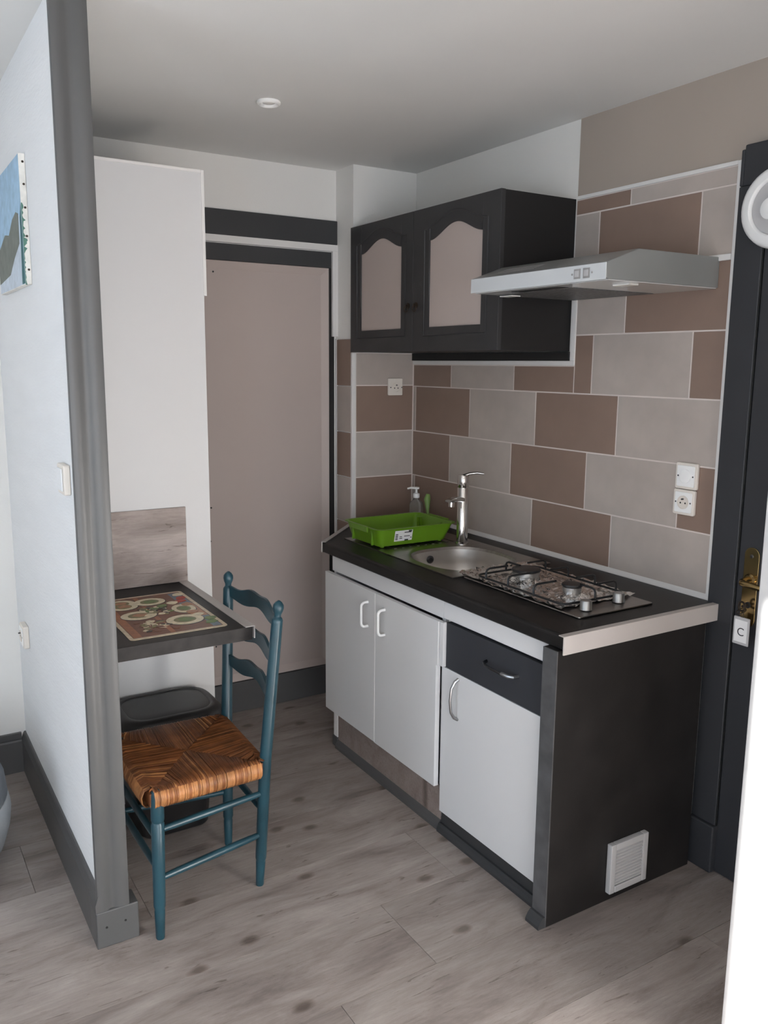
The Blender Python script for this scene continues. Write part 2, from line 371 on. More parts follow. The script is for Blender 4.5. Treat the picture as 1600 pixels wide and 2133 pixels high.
# pier in the corner (socket wall)
wall_corner = st('wall_corner', box(B(), -0.339, -0.0005, 0.0, 0.35, 0, H), M['white_paint'], 'short wall pier in the corner behind the drying rack', 'wall')
bm = box(B(), -0.337, -0.001, -0.0048, -0.0003, 0.9, 1.697); obj('grout', bm, M['grout'], wall_corner, label='pale grout bed of the pier tiles')
for z0, z1, m in ((0.9, 1.114, tb), (1.114, 1.329, tl), (1.329, 1.546, tb), (1.546, 1.696, tl)):
    tile(wall_corner, 'y', -0.326, -0.007, z0, z1, m)
for z0, z1, m in ((0.80, 0.893, tb), (0.893, 1.112, tl), (1.112, 1.326, tb), (1.326, 1.542, tl), (1.542, 1.760, tb)):
    tile(wall_corner, 'r', 0.008, 0.147, z0, z1, m)
st('trim_7', box(B(), -0.347, -0.326, -0.0075, 0.008, 0.9, 1.697), M['trim'], 'white corner bead on the tiled pier edge', 'trim', 0.002)
st('trim_8', box(B(), -0.346, -0.3395, 0.147, DW - 0.001, 0.0, 1.762), M['trim'], 'thin white strip between pier tiles and back door', 'trim', 0.001)
# back wall with door
bm = B()
box(bm, -1.755, -0.339, DW, 0.35, 2.157, H); box(bm, -1.755, -1.0, DW, 0.35, 0, 2.157); box(bm, -0.365, -0.339, DW, 0.35, 0, 2.157); box(bm, -1.0, -0.365, 0.26, 0.35, 0, 2.157)
st('wall_back', bm, M['white_paint'], 'white back wall above the mauve door', 'wall')
st('trim_9', box(B(), -1.20, -0.3385, DW - 0.014, DW, 2.190, 2.297), M['dark'], 'dark grey board across the wall above the back door', 'trim', 0.003)
bm = box(B(), -1.20, -0.332, DW - 0.018, DW, 2.160, 2.1895); box(bm, -0.366, -0.338, DW - 0.018, DW, 1.772, 2.160)
st('trim_10', bm, M['trim'], 'white angled casing around the top of the back door', 'trim', 0.001)
door1 = thing('door_1', 'mauve back door with dark kick board and dark head panel', 'door', (-0.68, DW, 0), kind='structure')
bxo('head_panel', (-1.0, -0.366, DW - 0.004, DW + 0.06, 2.086, 2.1565), M['dark'], door1, label='dark head panel')
bm = box(B(), -0.999, -0.412, DW + 0.014, DW + 0.05, 0.182, 2.066); obj('leaf', bm, M['mauve'], door1)
def mitre(bm, x0, x1, z0, z1, wd, yo, yi):
    o = [(x0, yo, z0), (x1, yo, z0), (x1, yo, z1), (x0, yo, z1)]; i = [(x0 + wd, yi, z0 + wd), (x1 - wd, yi, z0 + wd), (x1 - wd, yi, z1 - wd), (x0 + wd, yi, z1 - wd)]
    O = [bm.verts.new(p) for p in o]; I = [bm.verts.new(p) for p in i]; K = [bm.verts.new((p[0], DW + 0.05, p[2])) for p in o]
    return O, I, K
bm = B(); O, I, K = mitre(bm, -1.02, -0.379, 0.150, 2.084, 0.034, DW - 0.002, DW + 0.0135)
for k in range(4):
    bm.faces.new((O[k], O[(k + 1) % 4], I[(k + 1) % 4], I[k])); bm.faces.new((K[k], K[(k + 1) % 4], O[(k + 1) % 4], O[k]))
obj('leaf_border', bm, M['mauve'], door1, label='chamfered border of the door leaf')
bxo('gap_shade', (-0.3785, -0.352, DW - 0.004, DW + 0.06, 0.0, 2.0855), M['dark_body'], door1, label='dark strip put in as the shade of the gap beside the leaf')  # solid dark strip stands in for the shade in the door gap
bxo('kick_board', (-1.02, -0.36, DW - 0.012, DW + 0.05, 0.0, 0.147), M['base_grey'], door1, 0.003, label='dark grey kick board')
for sx, sz in ((-0.941, 2.036), (-0.978, 0.995), (-0.972, 0.335), (-0.985, 0.84)):
    obj('screw', lathe(B(), [(0.004, 0), (0.004, -0.003), (0.001, -0.004)], (sx, DW + 0.014, sz), 'y', 8), M['black'], door1)

# partition, left side of the frame
PX0, PX1, PY = -1.835, -1.760, -1.190
st('wall_partition', box(B(), PX0, PX1, PY, 0.05, 0, H), M['plaster'], 'white partition wall with ribbed wallcovering, left of the table', 'wall')
st('wall_back_left', box(B(), XL, PX1, 0.05, 0.35, 0, H), M['white_paint'], 'bright white wall behind the partition at the left picture edge', 'wall')
prof = [(-1.846, -1.186), (-1.849, -1.200), (-1.846, -1.2085), (-1.838, -1.2115), (-1.822, -1.2100), (-1.812, -1.2040), (-1.804, -1.2035), (-1.797, -1.2075), (-1.786, -1.2115), (-1.768, -1.2115), (-1.759, -1.2085), (-1.7575, -1.2000), (-1.7575, -1.186)]
st('trim_11', prism(B(), prof, 'z', 0.100, H), M['grey_post'], 'grey painted moulded post capping the partition end', 'trim', smooth=True)
bm = box(B(), -1.8535, -1.7345, -1.2135, -1.140, 0.0, 0.112)
bb = st('baseboard_end', bm, M['grey_post'], 'grey wooden block at the foot of the partition post', 'baseboard', 0.004)
for sx, sz in ((-1.826, 0.062), (-1.773, 0.066)):
    obj('screw_hole', lathe(B(), [(0.0035, 0.001), (0.0035, -0.0008), (0.001, -0.001)], (sx, -1.2135, sz), 'y', 8), M['black'], bb)
prof = [(-1.835, 0.0), (-1.853, 0.0), (-1.853, 0.135), (-1.849, 0.148), (-1.845, 0.160), (-1.841, 0.166), (-1.835, 0.166)]
st('baseboard_left', prism(B(), prof, 'y', -1.2105, 0.05), M['base_grey'], 'dark grey skirting along the foot of the partition', 'baseboard')
prof = [(0.05, 0.0), (0.034, 0.0), (0.034, 0.13), (0.038, 0.137), (0.036, 0.141), (0.036, 0.166), (0.05, 0.166)]
st('baseboard_back', prism(B(), prof, 'x', XL, -1.853), M['base_grey'], 'dark grey skirting of the far left wall', 'baseboard')

# rear part of the room with windows (daylight)
bm = B(); WY0, WY1, WZ0, WZ1 = -5.15, -4.25, 0.02, 2.38
box(bm, XL - 0.1, XL, YR, WY0, 0, H); box(bm, XL - 0.1, XL, -1.1, 0.35, 0, H); box(bm, XL - 0.1, XL, WY1, -2.4, 0, H); box(bm, XL - 0.1, XL, -2.4, -1.1, 0, 0.6); box(bm, XL - 0.1, XL, -2.4, -1.1, 2.1, H); box(bm, XL - 0.1, XL, WY0, WY1, WZ1, H); box(bm, XL - 0.1, XL, WY0, WY1, 0, WZ0)
st('wall_left', bm, M['white_paint'], 'left wall of the room with two windows', 'wall')
bm = B(); VX0, VX1, VZ0, VZ1 = -3.30, -1.30, 0.05, 1.85
box(bm, XL - 0.1, VX0, YR - 0.1, YR, 0, H); box(bm, VX1, 0.1, YR - 0.1, YR, 0, H); box(bm, VX0, VX1, YR - 0.1, YR, VZ1, H); box(bm, VX0, VX1, YR - 0.1, YR, 0, VZ0)
st('wall_rear', bm, M['white_paint'], 'rear wall of the room behind the viewer with a window', 'wall')
bm = B()
for a, b in ((WY0, WY0 + 0.05), (WY1 - 0.05, WY1)): box(bm, XL - 0.08, XL - 0.03, a, b, WZ0, WZ1)
box(bm, XL - 0.08, XL - 0.03, WY0, WY1, WZ1 - 0.05, WZ1); box(bm, XL - 0.08, XL - 0.03, WY0, WY1, WZ0, WZ0 + 0.05)
st('window_1', bm, M['white_plastic'], 'white frame of the tall side window', 'window')
bm = B()
for a in (VX0, (VX0 + VX1) / 2 - 0.03, VX1 - 0.05): box(bm, a, a + 0.055, YR - 0.08, YR - 0.03, VZ0, VZ1)
box(bm, VX0, VX1, YR - 0.08, YR - 0.03, VZ1 - 0.05, VZ1); box(bm, VX0, VX1, YR - 0.08, YR - 0.03, VZ0, VZ0 + 0.05)
st('window_3', box(box(box(box(box(B(), XL - 0.08, XL - 0.03, -2.4, -2.35, 0.6, 2.1), XL - 0.08, XL - 0.03, -1.15, -1.1, 0.6, 2.1), XL - 0.08, XL - 0.03, -1.78, -1.72, 0.6, 2.1), XL - 0.08, XL - 0.03, -2.4, -1.1, 2.05, 2.1), XL - 0.08, XL - 0.03, -2.4, -1.1, 0.6, 0.65), M['white_plastic'], 'white frame of the side window nearer the partition', 'window')
st('wall_sun_block', box(B(), -7.5, XL - 0.1, -2.75, -2.5, 0, 4.2), M['white_paint'], 'added unseen outside wall keeping sun out of the side window', 'wall')  # unseen wall added to keep the sun out of the nearer side window
st('window_2', bm, M['white_plastic'], 'white frame of the rear window', 'window')

# entrance door in the right wall
door2 = thing('door_2', 'dark slate-grey entrance door with brass handle plate at the right', 'door', (-0.02, -2.25, 0), kind='structure')
bm = B(); box(bm, -0.030, -0.003, -1.862, -1.7685, 0.0, 2.170)
box(bm, -0.030, -0.003, -2.72, -1.862, 2.170, 2.286)
box(bm, -0.030, -0.003, -1.862, -1.780, 2.170, 2.286); box(bm, -0.030, -0.003, -1.781, -1.7685, 2.170, 2.274)
box(bm, -0.030, -0.003, -2.72, -2.635, 0.0, 2.170)
obj('architrave', bm, M['dark_door'], door2, 0.004)
bxo('plinth_block', (-0.046, -0.003, -1.868, -1.7685, 0.0, 0.165), M['dark_door'], door2, 0.006)
bm = box(B(), -0.024, -0.003, -2.633, -1.866, 0.004, 2.168); obj('leaf', bm, M['dark_door'], door2, 0.003)
bxo('rebate_strip', (-0.0275, -0.024, -1.8655, -1.8635, 0.004, 2.168), M['black'], door2)
plate_pts = [(y, z) for y, z in rrect(-1.938, -1.888, 0.855, 1.105, 0.024, 6)]
pl = obj('handle_plate', prism(B(), plate_pts, 'x', -0.0285, -0.024), M['brass'], door2, 0.0012, label='long brass handle plate')
obj('plate_screw', lathe(B(), [(0.006, 0), (0.006, -0.002), (0.004, -0.003)], (-0.0285, -1.913, 1.078), 'x', 12), M['pewter'], pl)
bm = tube(B(), [(-0.0285, -1.913, 1.005), (-0.050, -1.913, 1.005), (-0.066, -1.914, 1.004), (-0.076, -1.920, 1.003), (-0.078, -1.935, 1.002), (-0.077, -1.965, 1.000), (-0.075, -2.000, 0.996), (-0.072, -2.022, 0.992)],
          [0.013, 0.011, 0.0105, 0.0105, 0.010, 0.009, 0.008, 0.005], 12)
lathe(bm, [(0.019, 0), (0.019, -0.004), (0.014, -0.009)], (-0.0285, -1.913, 1.005), 'x', 16)
obj('lever', bm, M['brass'], pl, smooth=True, label='brass lever handle')
obj('keyhole_rose', lathe(B(), [(0.010, 0), (0.010, -0.002), (0.003, -0.002)], (-0.0285, -1.913, 0.925), 'x', 14), M['black'], pl)
# key with tag
key = thing('door_key', 'dark key in the brass plate with white tag lettered C', 'key', (-0.055, -1.915, 0.80))
bm = tube(B(), [(-0.0285, -1.913, 0.925), (-0.055, -1.913, 0.925)], 0.004, 8)
tube(bm, [(-0.058, -1.913 + 0.011 * math.cos(2 * math.pi * k / 14), 0.925 + 0.014 * math.sin(2 * math.pi * k / 14)) for k in range(14)], 0.0035, 6, True)
obj('key_bow', bm, M['bronze'], key, smooth=True)
bm = tube(B(), [(-0.060 + 0.016 * math.cos(2 * math.pi * k / 18), -1.914 + 0.012 * math.sin(2 * math.pi * k / 18), 0.911 + 0.006 * math.cos(2 * math.pi * k / 18)) for k in range(18)], 0.0016, 6, True)
tube(bm, [(-0.062, -1.920 + 0.004 * math.sin(2 * math.pi * k / 14), 0.899 + 0.011 * math.cos(2 * math.pi * k / 14)) for k in range(14)], 0.0014, 6, True)
obj('split_ring', bm, M['bronze'], key, smooth=True)
tg = obj('key_tag', box(B(), -0.064, -0.058, -1.947, -1.893, 0.806, 0.893), M['vent_grey'], key, 0.002, label='grey plastic tag holder')
obj('tag_paper', box(B(), -0.0648, -0.0642, -1.942, -1.899, 0.815, 0.884), M['paper'], tg, label='white paper insert')
def text_mesh(s, size):
    c = bpy.data.curves.new('txt', 'FONT'); c.body = s; c.size = size; c.align_x = 'CENTER'; c.align_y = 'CENTER'; c.extrude = 0.0002
    o = bpy.data.objects.new('txt', c); COL.objects.link(o)
    dg = bpy.context.evaluated_depsgraph_get(); me = bpy.data.meshes.new_from_object(o.evaluated_get(dg))
    bpy.data.objects.remove(o); return me
me = text_mesh('C', 0.036); me.name = 'letter'
bm = B(); bm.from_mesh(me)
bmesh.ops.transform(bm, matrix=Matrix(((0, 0, -1, -0.0651), (-1, 0, 0, -1.9205), (0, 1, 0, 0.846), (0, 0, 0, 1))), verts=bm.verts)
obj('letter', bm, M['ink'], tg, label='printed letter C')
# round white fitting on the door frame
rf = thing('round_wall_fitting', 'round white plastic fitting with raised rim high on the dark door frame', 'wall fitting', (-0.03, -1.912, 1.978))
obj('rim', lathe(B(), [(0.113, 0), (0.115, -0.012), (0.110, -0.026), (0.100, -0.032), (0.082, -0.034), (0.078, -0.030), (0.076, -0.020), (0.03, -0.020)], (-0.0301, -1.912, 2.093), 'x', 48), M['white_plastic'], rf, smooth=True)
obj('centre_disc', lathe(B(), [(0.0755, -0.020), (0.0755, -0.024), (0.02, -0.024)], (-0.0301, -1.912, 2.093), 'x', 40), M['vent_grey'], rf, smooth=True)
obj('button', lathe(B(), [(0.030, -0.024), (0.030, -0.031), (0.025, -0.034), (0.005, -0.034)], (-0.0301, -1.897, 2.089), 'x', 24), M['white_plastic'], rf, smooth=True)

# white door standing open at the right edge of the frame
d3 = thing('door_3', 'bright white panelled door standing open at the right picture edge', 'door', (-0.69, -2.38, 0.0), kind='structure')
th = math.radians(-97); ux, uy = math.cos(th), math.sin(th); nx, ny = uy, -ux     # nx,ny : face towards -x
if nx > 0: nx, ny = -nx, -ny
def leafbox(bm, s0, s1, z0, z1, n0, n1):
    ps = [(-0.690 + ux * s + nx * n, -2.386 + uy * s + ny * n) for s, n in ((s0, n0), (s1, n0), (s1, n1), (s0, n1))]
    return prism(bm, ps, 'z', z0, z1)
obj('leaf', leafbox(B(), 0, 0.83, 0.006, 2.06, -0.04, 0.0), M['door_white'], d3, 0.003)
for z0, z1 in ((0.545, 1.05), (1.16, 1.95), (0.12, 0.43)):
    bm = B()
    leafbox(bm, 0.075, 0.75, z0, z0 + 0.012, 0, 0.009); leafbox(bm, 0.075, 0.75, z1 - 0.012, z1, 0, 0.009); leafbox(bm, 0.075, 0.087, z0 + 0.012, z1 - 0.012, 0, 0.009); leafbox(bm, 0.738, 0.75, z0 + 0.012, z1 - 0.012, 0, 0.009)
    obj('panel_moulding', bm, M['door_white'], d3, 0.003)

# recessed ceiling spot
sp = thing('ceiling_spotlight', 'small round white recessed spotlight in the ceiling', 'spotlight', (-1.031, -0.636, H - 0.012))
obj('ring', lathe(B(), [(0.039, 0.012), (0.041, 0.008), (0.040, 0.004), (0.034, 0.0), (0.030, 0.002), (0.026, 0.011), (0.01, 0.0115)], (-1.031, -0.636, H - 0.012), 'z', 32), M['white_plastic'], sp, smooth=True)
obj('lens', lathe(B(), [(0.025, 0.0108), (0.020, 0.006), (0.004, 0.005)], (-1.031, -0.636, H - 0.012), 'z', 24), M['lens'], sp, smooth=True)

# ------------------------------------------------------------------ lower kitchen run
ZW, ZB = 0.900, 0.857
XF = -0.679; YN = -1.807
wt = thing('worktop', 'black slate-look kitchen worktop along the tiled wall', 'worktop', (-0.34, -0.95, ZB))
bm = B()
fr = 0.012
prof = [(-0.55, ZB), (XF + 0.004, ZB), (XF, ZB + 0.004)] + [(XF + fr - fr * math.cos(a), ZW - fr + fr * math.sin(a)) for a in [math.radians(90 * k / 5) for k in range(6)]] + [(-0.55, ZW)]
prism(bm, prof, 'y', YN, -0.345)
HX0, HX1, HY0, HY1 = -0.55, -0.13, -1.10, -0.66
box(bm, -0.55, -0.003, YN, HY0, ZB, ZW); box(bm, HX1, -0.003, HY0, HY1, ZB, ZW); box(bm, -0.55, -0.003, HY1, -0.345, ZB, ZW)
prism(bm, [(XF, -0.345), (-0.003, -0.345), (-0.003, -0.0085), (-0.345, -0.0085)], 'z', ZB, ZW)
obj('slab', bm, M['slab'], wt)
# L strip on the near end
prof = [(YN, ZB - 0.008), (YN - 0.004, ZB - 0.008), (YN - 0.004, ZW + 0.003), (YN + 0.018, ZW + 0.003), (YN + 0.018, ZW + 0.0005), (YN, ZW + 0.0005)]
obj('edge_strip', prism(B(), prof, 'x', XF - 0.012, -0.022), M['trim_greige'], wt, label='pale greige angle strip on the near end')
dx, dy = 0.7071, -0.7071
a0 = Vector((XF - 0.002, -0.343)); a1 = Vector((-0.347, -0.0085)); d_ = (a1 - a0).normalized(); n_ = Vector((d_.y, -d_.x))
if n_.x < 0: n_ = -n_
pp = lambda t, k: tuple(a0 + d_ * t + n_ * k)
Ld = (a1 - a0).length
bm = prism(B(), [pp(0, -0.004), pp(Ld, -0.004), pp(Ld, 0.016), pp(0.0, 0.016)], 'z', ZW + 0.0005, ZW + 0.003); prism(bm, [pp(0, -0.004), pp(Ld, -0.004), pp(Ld, 0.0), pp(0, 0.0)], 'z', ZB, ZW + 0.0005)
obj('edge_strip', bm, M['trim_greige'], wt, label='pale strip on the slanted far end')

# sink base cabinet
YA, YB_, YC, YD = -0.372, -0.768, -1.192, -1.715
cab = thing('sink_cabinet', 'white two-door base cabinet under the sink', 'cabinet', (-0.35, -0.78, 0.0))
bm = B(); box(bm, -0.645, -0.01, -0.402, -0.384, 0.05, ZB - 0.001); box(bm, -0.645, -0.01, -1.19, -1.172, 0.05, ZB - 0.001); box(bm, -0.645, -0.01, -1.172, -0.402, 0.10, 0.118); box(bm, -0.02, -0.01, -1.172, -0.402, 0.118, 0.6)
obj('carcass', bm, M['laminate'], cab)
bxo('top_rail', (-0.655, -0.640, -1.1905, -0.386, 0.786, 0.849), M['laminate'], cab, 0.001)
door = bxo('door', (-0.676, -0.657, YB_ + 0.002, -0.360, 0.170, 0.779), M['laminate'], cab, 0.0015)
bm2 = prism(B(), [(YB_ - 0.002, 0.168), (YB_ - 0.002, 0.779), (-1.190, 0.779), (-1.190, 0.620), (-1.182, 0.620), (-1.182, 0.168)], 'x', -0.676, -0.657)
doorR = obj('door', bm2, M['laminate'], cab, 0.0015)
FILL = ('filler_strip', (-0.672, -0.6565, -1.2145, -1.1925, 0.622, 0.779), M['laminate'], 0.001, 'white filler beside the drawer')
bxo('edge_band', (-0.677, -0.6755, YB_ - 0.0045, YB_ - 0.0015, 0.171, 0.778), M['laminate_in'], doorR)
def dhandle(parent, y, zc, L=0.098, r=0.0055):
    z0, z1 = zc - L / 2, zc + L / 2; X0 = -0.676; X1 = X0 - 0.030; k = 0.016
    path = [(X0, y, z1)] + [(X1 + k - k * math.sin(a), y, z1 - k + k * math.cos(a)) for a in [math.radians(90 * q / 4) for q in range(5)]]
    path += [(X1 + k - k * math.cos(a), y, z0 + k - k * math.sin(a)) for a in [math.radians(90 * q / 4) for q in range(5)]] + [(X0, y, z0)]
    return obj('handle', tube(B(), path, r, 10), M['white_plastic'], parent, smooth=True, label='white bow handle')
dhandle(door, -0.716, 0.682); dhandle(doorR, -0.842, 0.682)
bxo('leg', (-0.650, -0.625, -0.420, -0.386, 0.045, 0.165), M['laminate_in'], cab, 0.001); 
bxo('foot', (-0.655, -0.615, -0.424, -0.382, 0.0, 0.045), M['base_grey'], cab, 0.002)
bxo('plinth_board', (-0.648, -0.636, -1.188, -0.424, 0.036, 0.166), M['plinth_wood'], cab, label='taupe wood-look plinth board')
prof = [(-0.636, 0.0), (-0.664, 0.0), (-0.664, 0.012), (-0.658, 0.026), (-0.649, 0.036), (-0.636, 0.036)]
obj('floor_strip', prism(B(), prof, 'y', -1.190, -0.424), M['base_grey'], cab)

# drawer cabinet
cab2 = thing('drawer_cabinet', 'white base cabinet with dark grey drawer under the hob', 'cabinet', (-0.35, -1.46, 0.0))
bm = B(); box(bm, -0.635, -0.01, -1.212, -1.194, 0.05, ZB - 0.001); box(bm, -0.635, -0.01, -1.732, -1.715, 0.05, ZB - 0.001); box(bm, -0.635, -0.01, -1.715, -1.212, 0.06, 0.075)
obj('carcass', bm, M['laminate'], cab2)
bxo(*FILL[:3], cab2, *FILL[3:])
bxo('top_rail', (-0.655, -0.640, -1.7115, -1.1920, 0.789, 0.849), M['laminate'], cab2, 0.001)
dr = bxo('drawer', (-0.660, -0.640, -1.712, -1.2165, 0.621, 0.781), M['drawer'], cab2, 0.0012, label='anthracite drawer front')
bm = B()
path = [(-0.660, -1.437, 0.712), (-0.676, -1.442, 0.711), (-0.686, -1.462, 0.7105), (-0.690, -1.50, 0.710), (-0.690, -1.545, 0.710)]
tube(bm, path, [0.0055, 0.005, 0.0048, 0.0048, 0.0048], 8)
obj('handle', bm, M['pewter'], dr, smooth=True, label='dark bow handle')
bm = tube(B(), [(-0.690, -1.546, 0.710), (-0.688, -1.575, 0.710), (-0.678, -1.590, 0.710), (-0.660, -1.592, 0.710)], [0.0062, 0.0062, 0.0055, 0.005], 8)
obj('handle_tip', bm, M['satin'], dr, smooth=True, label='bright end of the drawer handle')
dd = bxo('door', (-0.658, -0.640, -1.712, -1.1925, 0.077, 0.6175), M['laminate'], cab2, 0.0012)
path = [(-0.658, -1.288, 0.600), (-0.672, -1.286, 0.592), (-0.684, -1.284, 0.570), (-0.688, -1.283, 0.528), (-0.684, -1.284, 0.486), (-0.672, -1.286, 0.464), (-0.658, -1.288, 0.456)]
obj('handle', tube(B(), path, [0.006, 0.0055, 0.005, 0.0048, 0.005, 0.0055, 0.006], 8), M['satin'], dd, smooth=True, label='satin metal bow handle')
bxo('kick_board', (-0.648, -0.634, -1.733, -1.193, 0.0, 0.074), M['dark'], cab2)
prof = [(-0.648, 0.0), (-0.668, 0.0), (-0.668, 0.010), (-0.663, 0.022), (-0.656, 0.030), (-0.648, 0.030)]
obj('floor_strip', prism(B(), prof, 'y', -1.734, -1.193), M['dark'], cab2)

# black end panel
ep = thing('end_panel', 'black slate-look panel closing the near end of the kitchen units', 'panel', (-0.38, -1.765, 0))
bxo('board', (-0.694, -0.062, -1.793, -1.7355, 0.0, ZB - 0.001), M['end'], ep)
bxo('front_edge', (-0.698, -0.6942, -1.793, -1.7355, 0.0, ZB - 0.001), M['end_edge'], ep, label='grey front edge')
prof = [(-0.698, 0.0), (-0.724, 0.0), (-0.724, 0.010), (-0.716, 0.024), (-0.706, 0.034), (-0.698, 0.034)]
obj('floor_strip', prism(B(), prof, 'y', -1.793, -1.736), M['dark'], ep)
# vent grille
vg = thing('vent_grille', 'light grey louvred ventilation grille low on the black end panel', 'vent', (-0.37, -1.80, 0.03))
VY = -1.7932
bm = B(); gx0, gx1, gz0, gz1 = -0.452, -0.288, 0.032, 0.196; t = 0.022
for d in ((gx0, gx0 + t, gz0, gz1), (gx1 - t, gx1, gz0, gz1), (gx0 + t, gx1 - t, gz0, gz0 + t), (gx0 + t, gx1 - t, gz1 - t, gz1)):
    box(bm, d[0], d[1], VY - 0.020, VY, d[2], d[3])
obj('frame', bm, M['vent_grey'], vg, 0.003)
bxo('backing', (gx0 + t, gx1 - t, VY - 0.006, VY - 0.001, gz0 + t, gz1 - t), M['plastic_grey'], vg)
n = 11
for k in range(n):
    z = gz0 + t + 0.004 + k * (gz1 - gz0 - 2 * t - 0.004) / n
    prof = [(VY - 0.018, z), (VY - 0.018, z + 0.003), (VY - 0.008, z + 0.010), (VY - 0.008, z + 0.007)]
    obj('slat', prism(B(), prof, 'x', gx0 + t, gx1 - t), M['vent_grey'], vg)

# ------------------------------------------------------------------ sink, tap, rack
sk = thing('kitchen_sink', 'stainless steel inset sink with drainer and deep bowl', 'sink', (-0.336, -0.725, ZW))
sx0, sx1, sy0, sy1 = -0.565, -0.107, -1.118, -0.330; sz = ZW + 0.004; ym = -0.64
bcx, bcy, brx, bry = -0.345, -0.880, 0.185, 0.200
NS = 64
def sq(a, ex, rx, ry, cx, cy):
    c, s = math.cos(a), math.sin(a)
    return (cx + rx * math.copysign(abs(c) ** (2 / ex), c), cy + ry * math.copysign(abs(s) ** (2 / ex), s))
def recthit(a):
    c, s = math.cos(a), math.sin(a); cx, cy = bcx, bcy
    ts = []
    if c > 1e-9: ts.append((sx1 - cx) / c)
    if c < -1e-9: ts.append((sx0 - cx) / c)
    if s > 1e-9: ts.append((ym - cy) / s)
    if s < -1e-9: ts.append((sy0 - cy) / s)
    t = min(ts); return (cx + c * t, cy + s * t)
angs = sorted([2 * math.pi * k / NS for k in range(NS)] + [math.atan2(y - bcy, x - bcx) % (2 * math.pi) for x in (sx0, sx1) for y in (sy0, ym)])
bm = B()
rings = [[(*recthit(a), sz) for a in angs]]
for ex, f, z in ((2.6, 1.03, sz), (2.6, 1.0, sz - 0.002), (2.6, 0.975, sz - 0.012)):
    rings.append([(*sq(a, ex, brx * f, bry * f, bcx, bcy), z) for a in angs])
loft(bm, rings, False, False)
# turned down rim and drainer with grooves
box(bm, sx0 - 0.002, sx1 + 0.002, sy0 - 0.002, sy0, ZW + 0.0004, sz); box(bm, sx0 - 0.002, sx0, sy0, sy1, ZW + 0.0004, sz); box(bm, sx1, sx1 + 0.002, sy0, sy1, ZW + 0.0004, sz); box(bm, sx0, sx1, sy1, sy1 + 0.002, ZW + 0.0004, sz)
box(bm, sx0, sx1, ym, sy1, ZW + 0.0004, sz)
for k in range(9):
    x = sx0 + 0.07 + k * 0.037
    box(bm, x, x + 0.012, ym + 0.02, sy1 - 0.05, sz, sz + 0.0025)
obj('drainer_plate', bm, M['steel'], sk, smooth=True)
bm = B()
loft(bm, [[(*sq(a, 2.6, brx * f, bry * f, bcx, bcy), z) for a in angs] for f, z in ((0.975, sz - 0.012), (0.955, sz - 0.06), (0.93, sz - 0.11), (0.86, sz - 0.136), (0.72, sz - 0.147), (0.3, sz - 0.150), (0.1, sz - 0.151))], False, True)
obj('bowl', bm, M['bowl'], sk, smooth=True)
obj('waste', lathe(B(), [(0.04, 0.0), (0.038, 0.003), (0.03, 0.002), (0.01, 0.0)], (bcx, bcy, sz - 0.150), 'z', 24), M['chrome'], sk, smooth=True)
ov = lathe(B(), [(0.016, 0.0), (0.016, -0.004), (0.010, -0.006), (0.009, -0.002), (0.003, -0.002)], (bcx - 0.02, -0.6885, sz - 0.045), 'y', 18)
obj('overflow', ov, M['pewter'], sk, smooth=True)

# tap
tp = thing('mixer_tap', 'tall chrome single-lever mixer tap behind the sink', 'tap', (-0.192, -0.671, sz))
tx, ty = -0.192, -0.671
obj('body', lathe(B(), [(0.028, 0.0), (0.028, 0.006), (0.0235, 0.010), (0.0235, 0.236), (0.0228, 0.237), (0.0228, 0.240), (0.0235, 0.241), (0.0235, 0.288), (0.021, 0.292), (0.005, 0.292)], (tx, ty, sz), 'z', 32), M['chrome'], tp, smooth=True)
u = Vector((-0.10, -0.05)).normalized()
path = [(tx + u.x * t, ty + u.y * t, sz + z) for t, z in ((0.015, 0.190), (0.06, 0.196), (0.10, 0.199), (0.128, 0.198))]
bm = B(); nrm = Vector((-u.y, u.x))
loft(bm, [[(p[0] + nrm.x * math.cos(a) * rw, p[1] + nrm.y * math.cos(a) * rw, p[2] + math.sin(a) * rh) for a in [2 * math.pi * k / 16 for k in range(16)]] for p, rw, rh in zip(path, (0.019, 0.020, 0.022, 0.016), (0.012, 0.011, 0.010, 0.006))])
lathe(bm, [(0.012, 0.0), (0.012, -0.020), (0.006, -0.021)], (tx + u.x * 0.105, ty + u.y * 0.105, sz + 0.192), 'z', 16)
obj('spout', bm, M['chrome'], tp, smooth=True)
path = [(tx, ty, sz + 0.286), (tx + 0.022, ty - 0.012, sz + 0.296), (tx + 0.05, ty - 0.028, sz + 0.300), (tx + 0.075, ty - 0.042, sz + 0.296)]
obj('lever', tube(B(), path, [0.008, 0.006, 0.005, 0.0045], 10), M['chrome'], tp, smooth=True)

# green drying rack
rk = thing('dish_drying_rack', 'lime green plastic drying rack standing on the sink drainer', 'drying rack', (-0.38, -0.475, sz + 0.003))
rz0, rz1 = sz + 0.009, sz + 0.083
def rr(x0, x1, y0, y1, r, z): return [(x, y, z) for x, y in rrect(x0, x1, y0, y1, r, 5)]
bm = B()
o_b = (-0.552, -0.222, -0.598, -0.362); o_t = (-0.566, -0.186, -0.614, -0.332)
th_ = 0.004
rings = [rr(*o_b, 0.025, rz0), rr(*o_t, 0.03, rz1 - 0.004), rr(o_t[0] - 0.010, o_t[1] + 0.010, o_t[2] - 0.010, o_t[3] + 0.010, 0.036, rz1 - 0.003), rr(o_t[0] - 0.010, o_t[1] + 0.010, o_t[2] - 0.010, o_t[3] + 0.010, 0.036, rz1),
         rr(o_t[0] + th_, o_t[1] - th_, o_t[2] + th_, o_t[3] - th_, 0.028, rz1), rr(o_b[0] + th_, o_b[1] - th_, o_b[2] + th_, o_b[3] - th_, 0.023, rz0 + 0.004)]
loft(bm, rings)
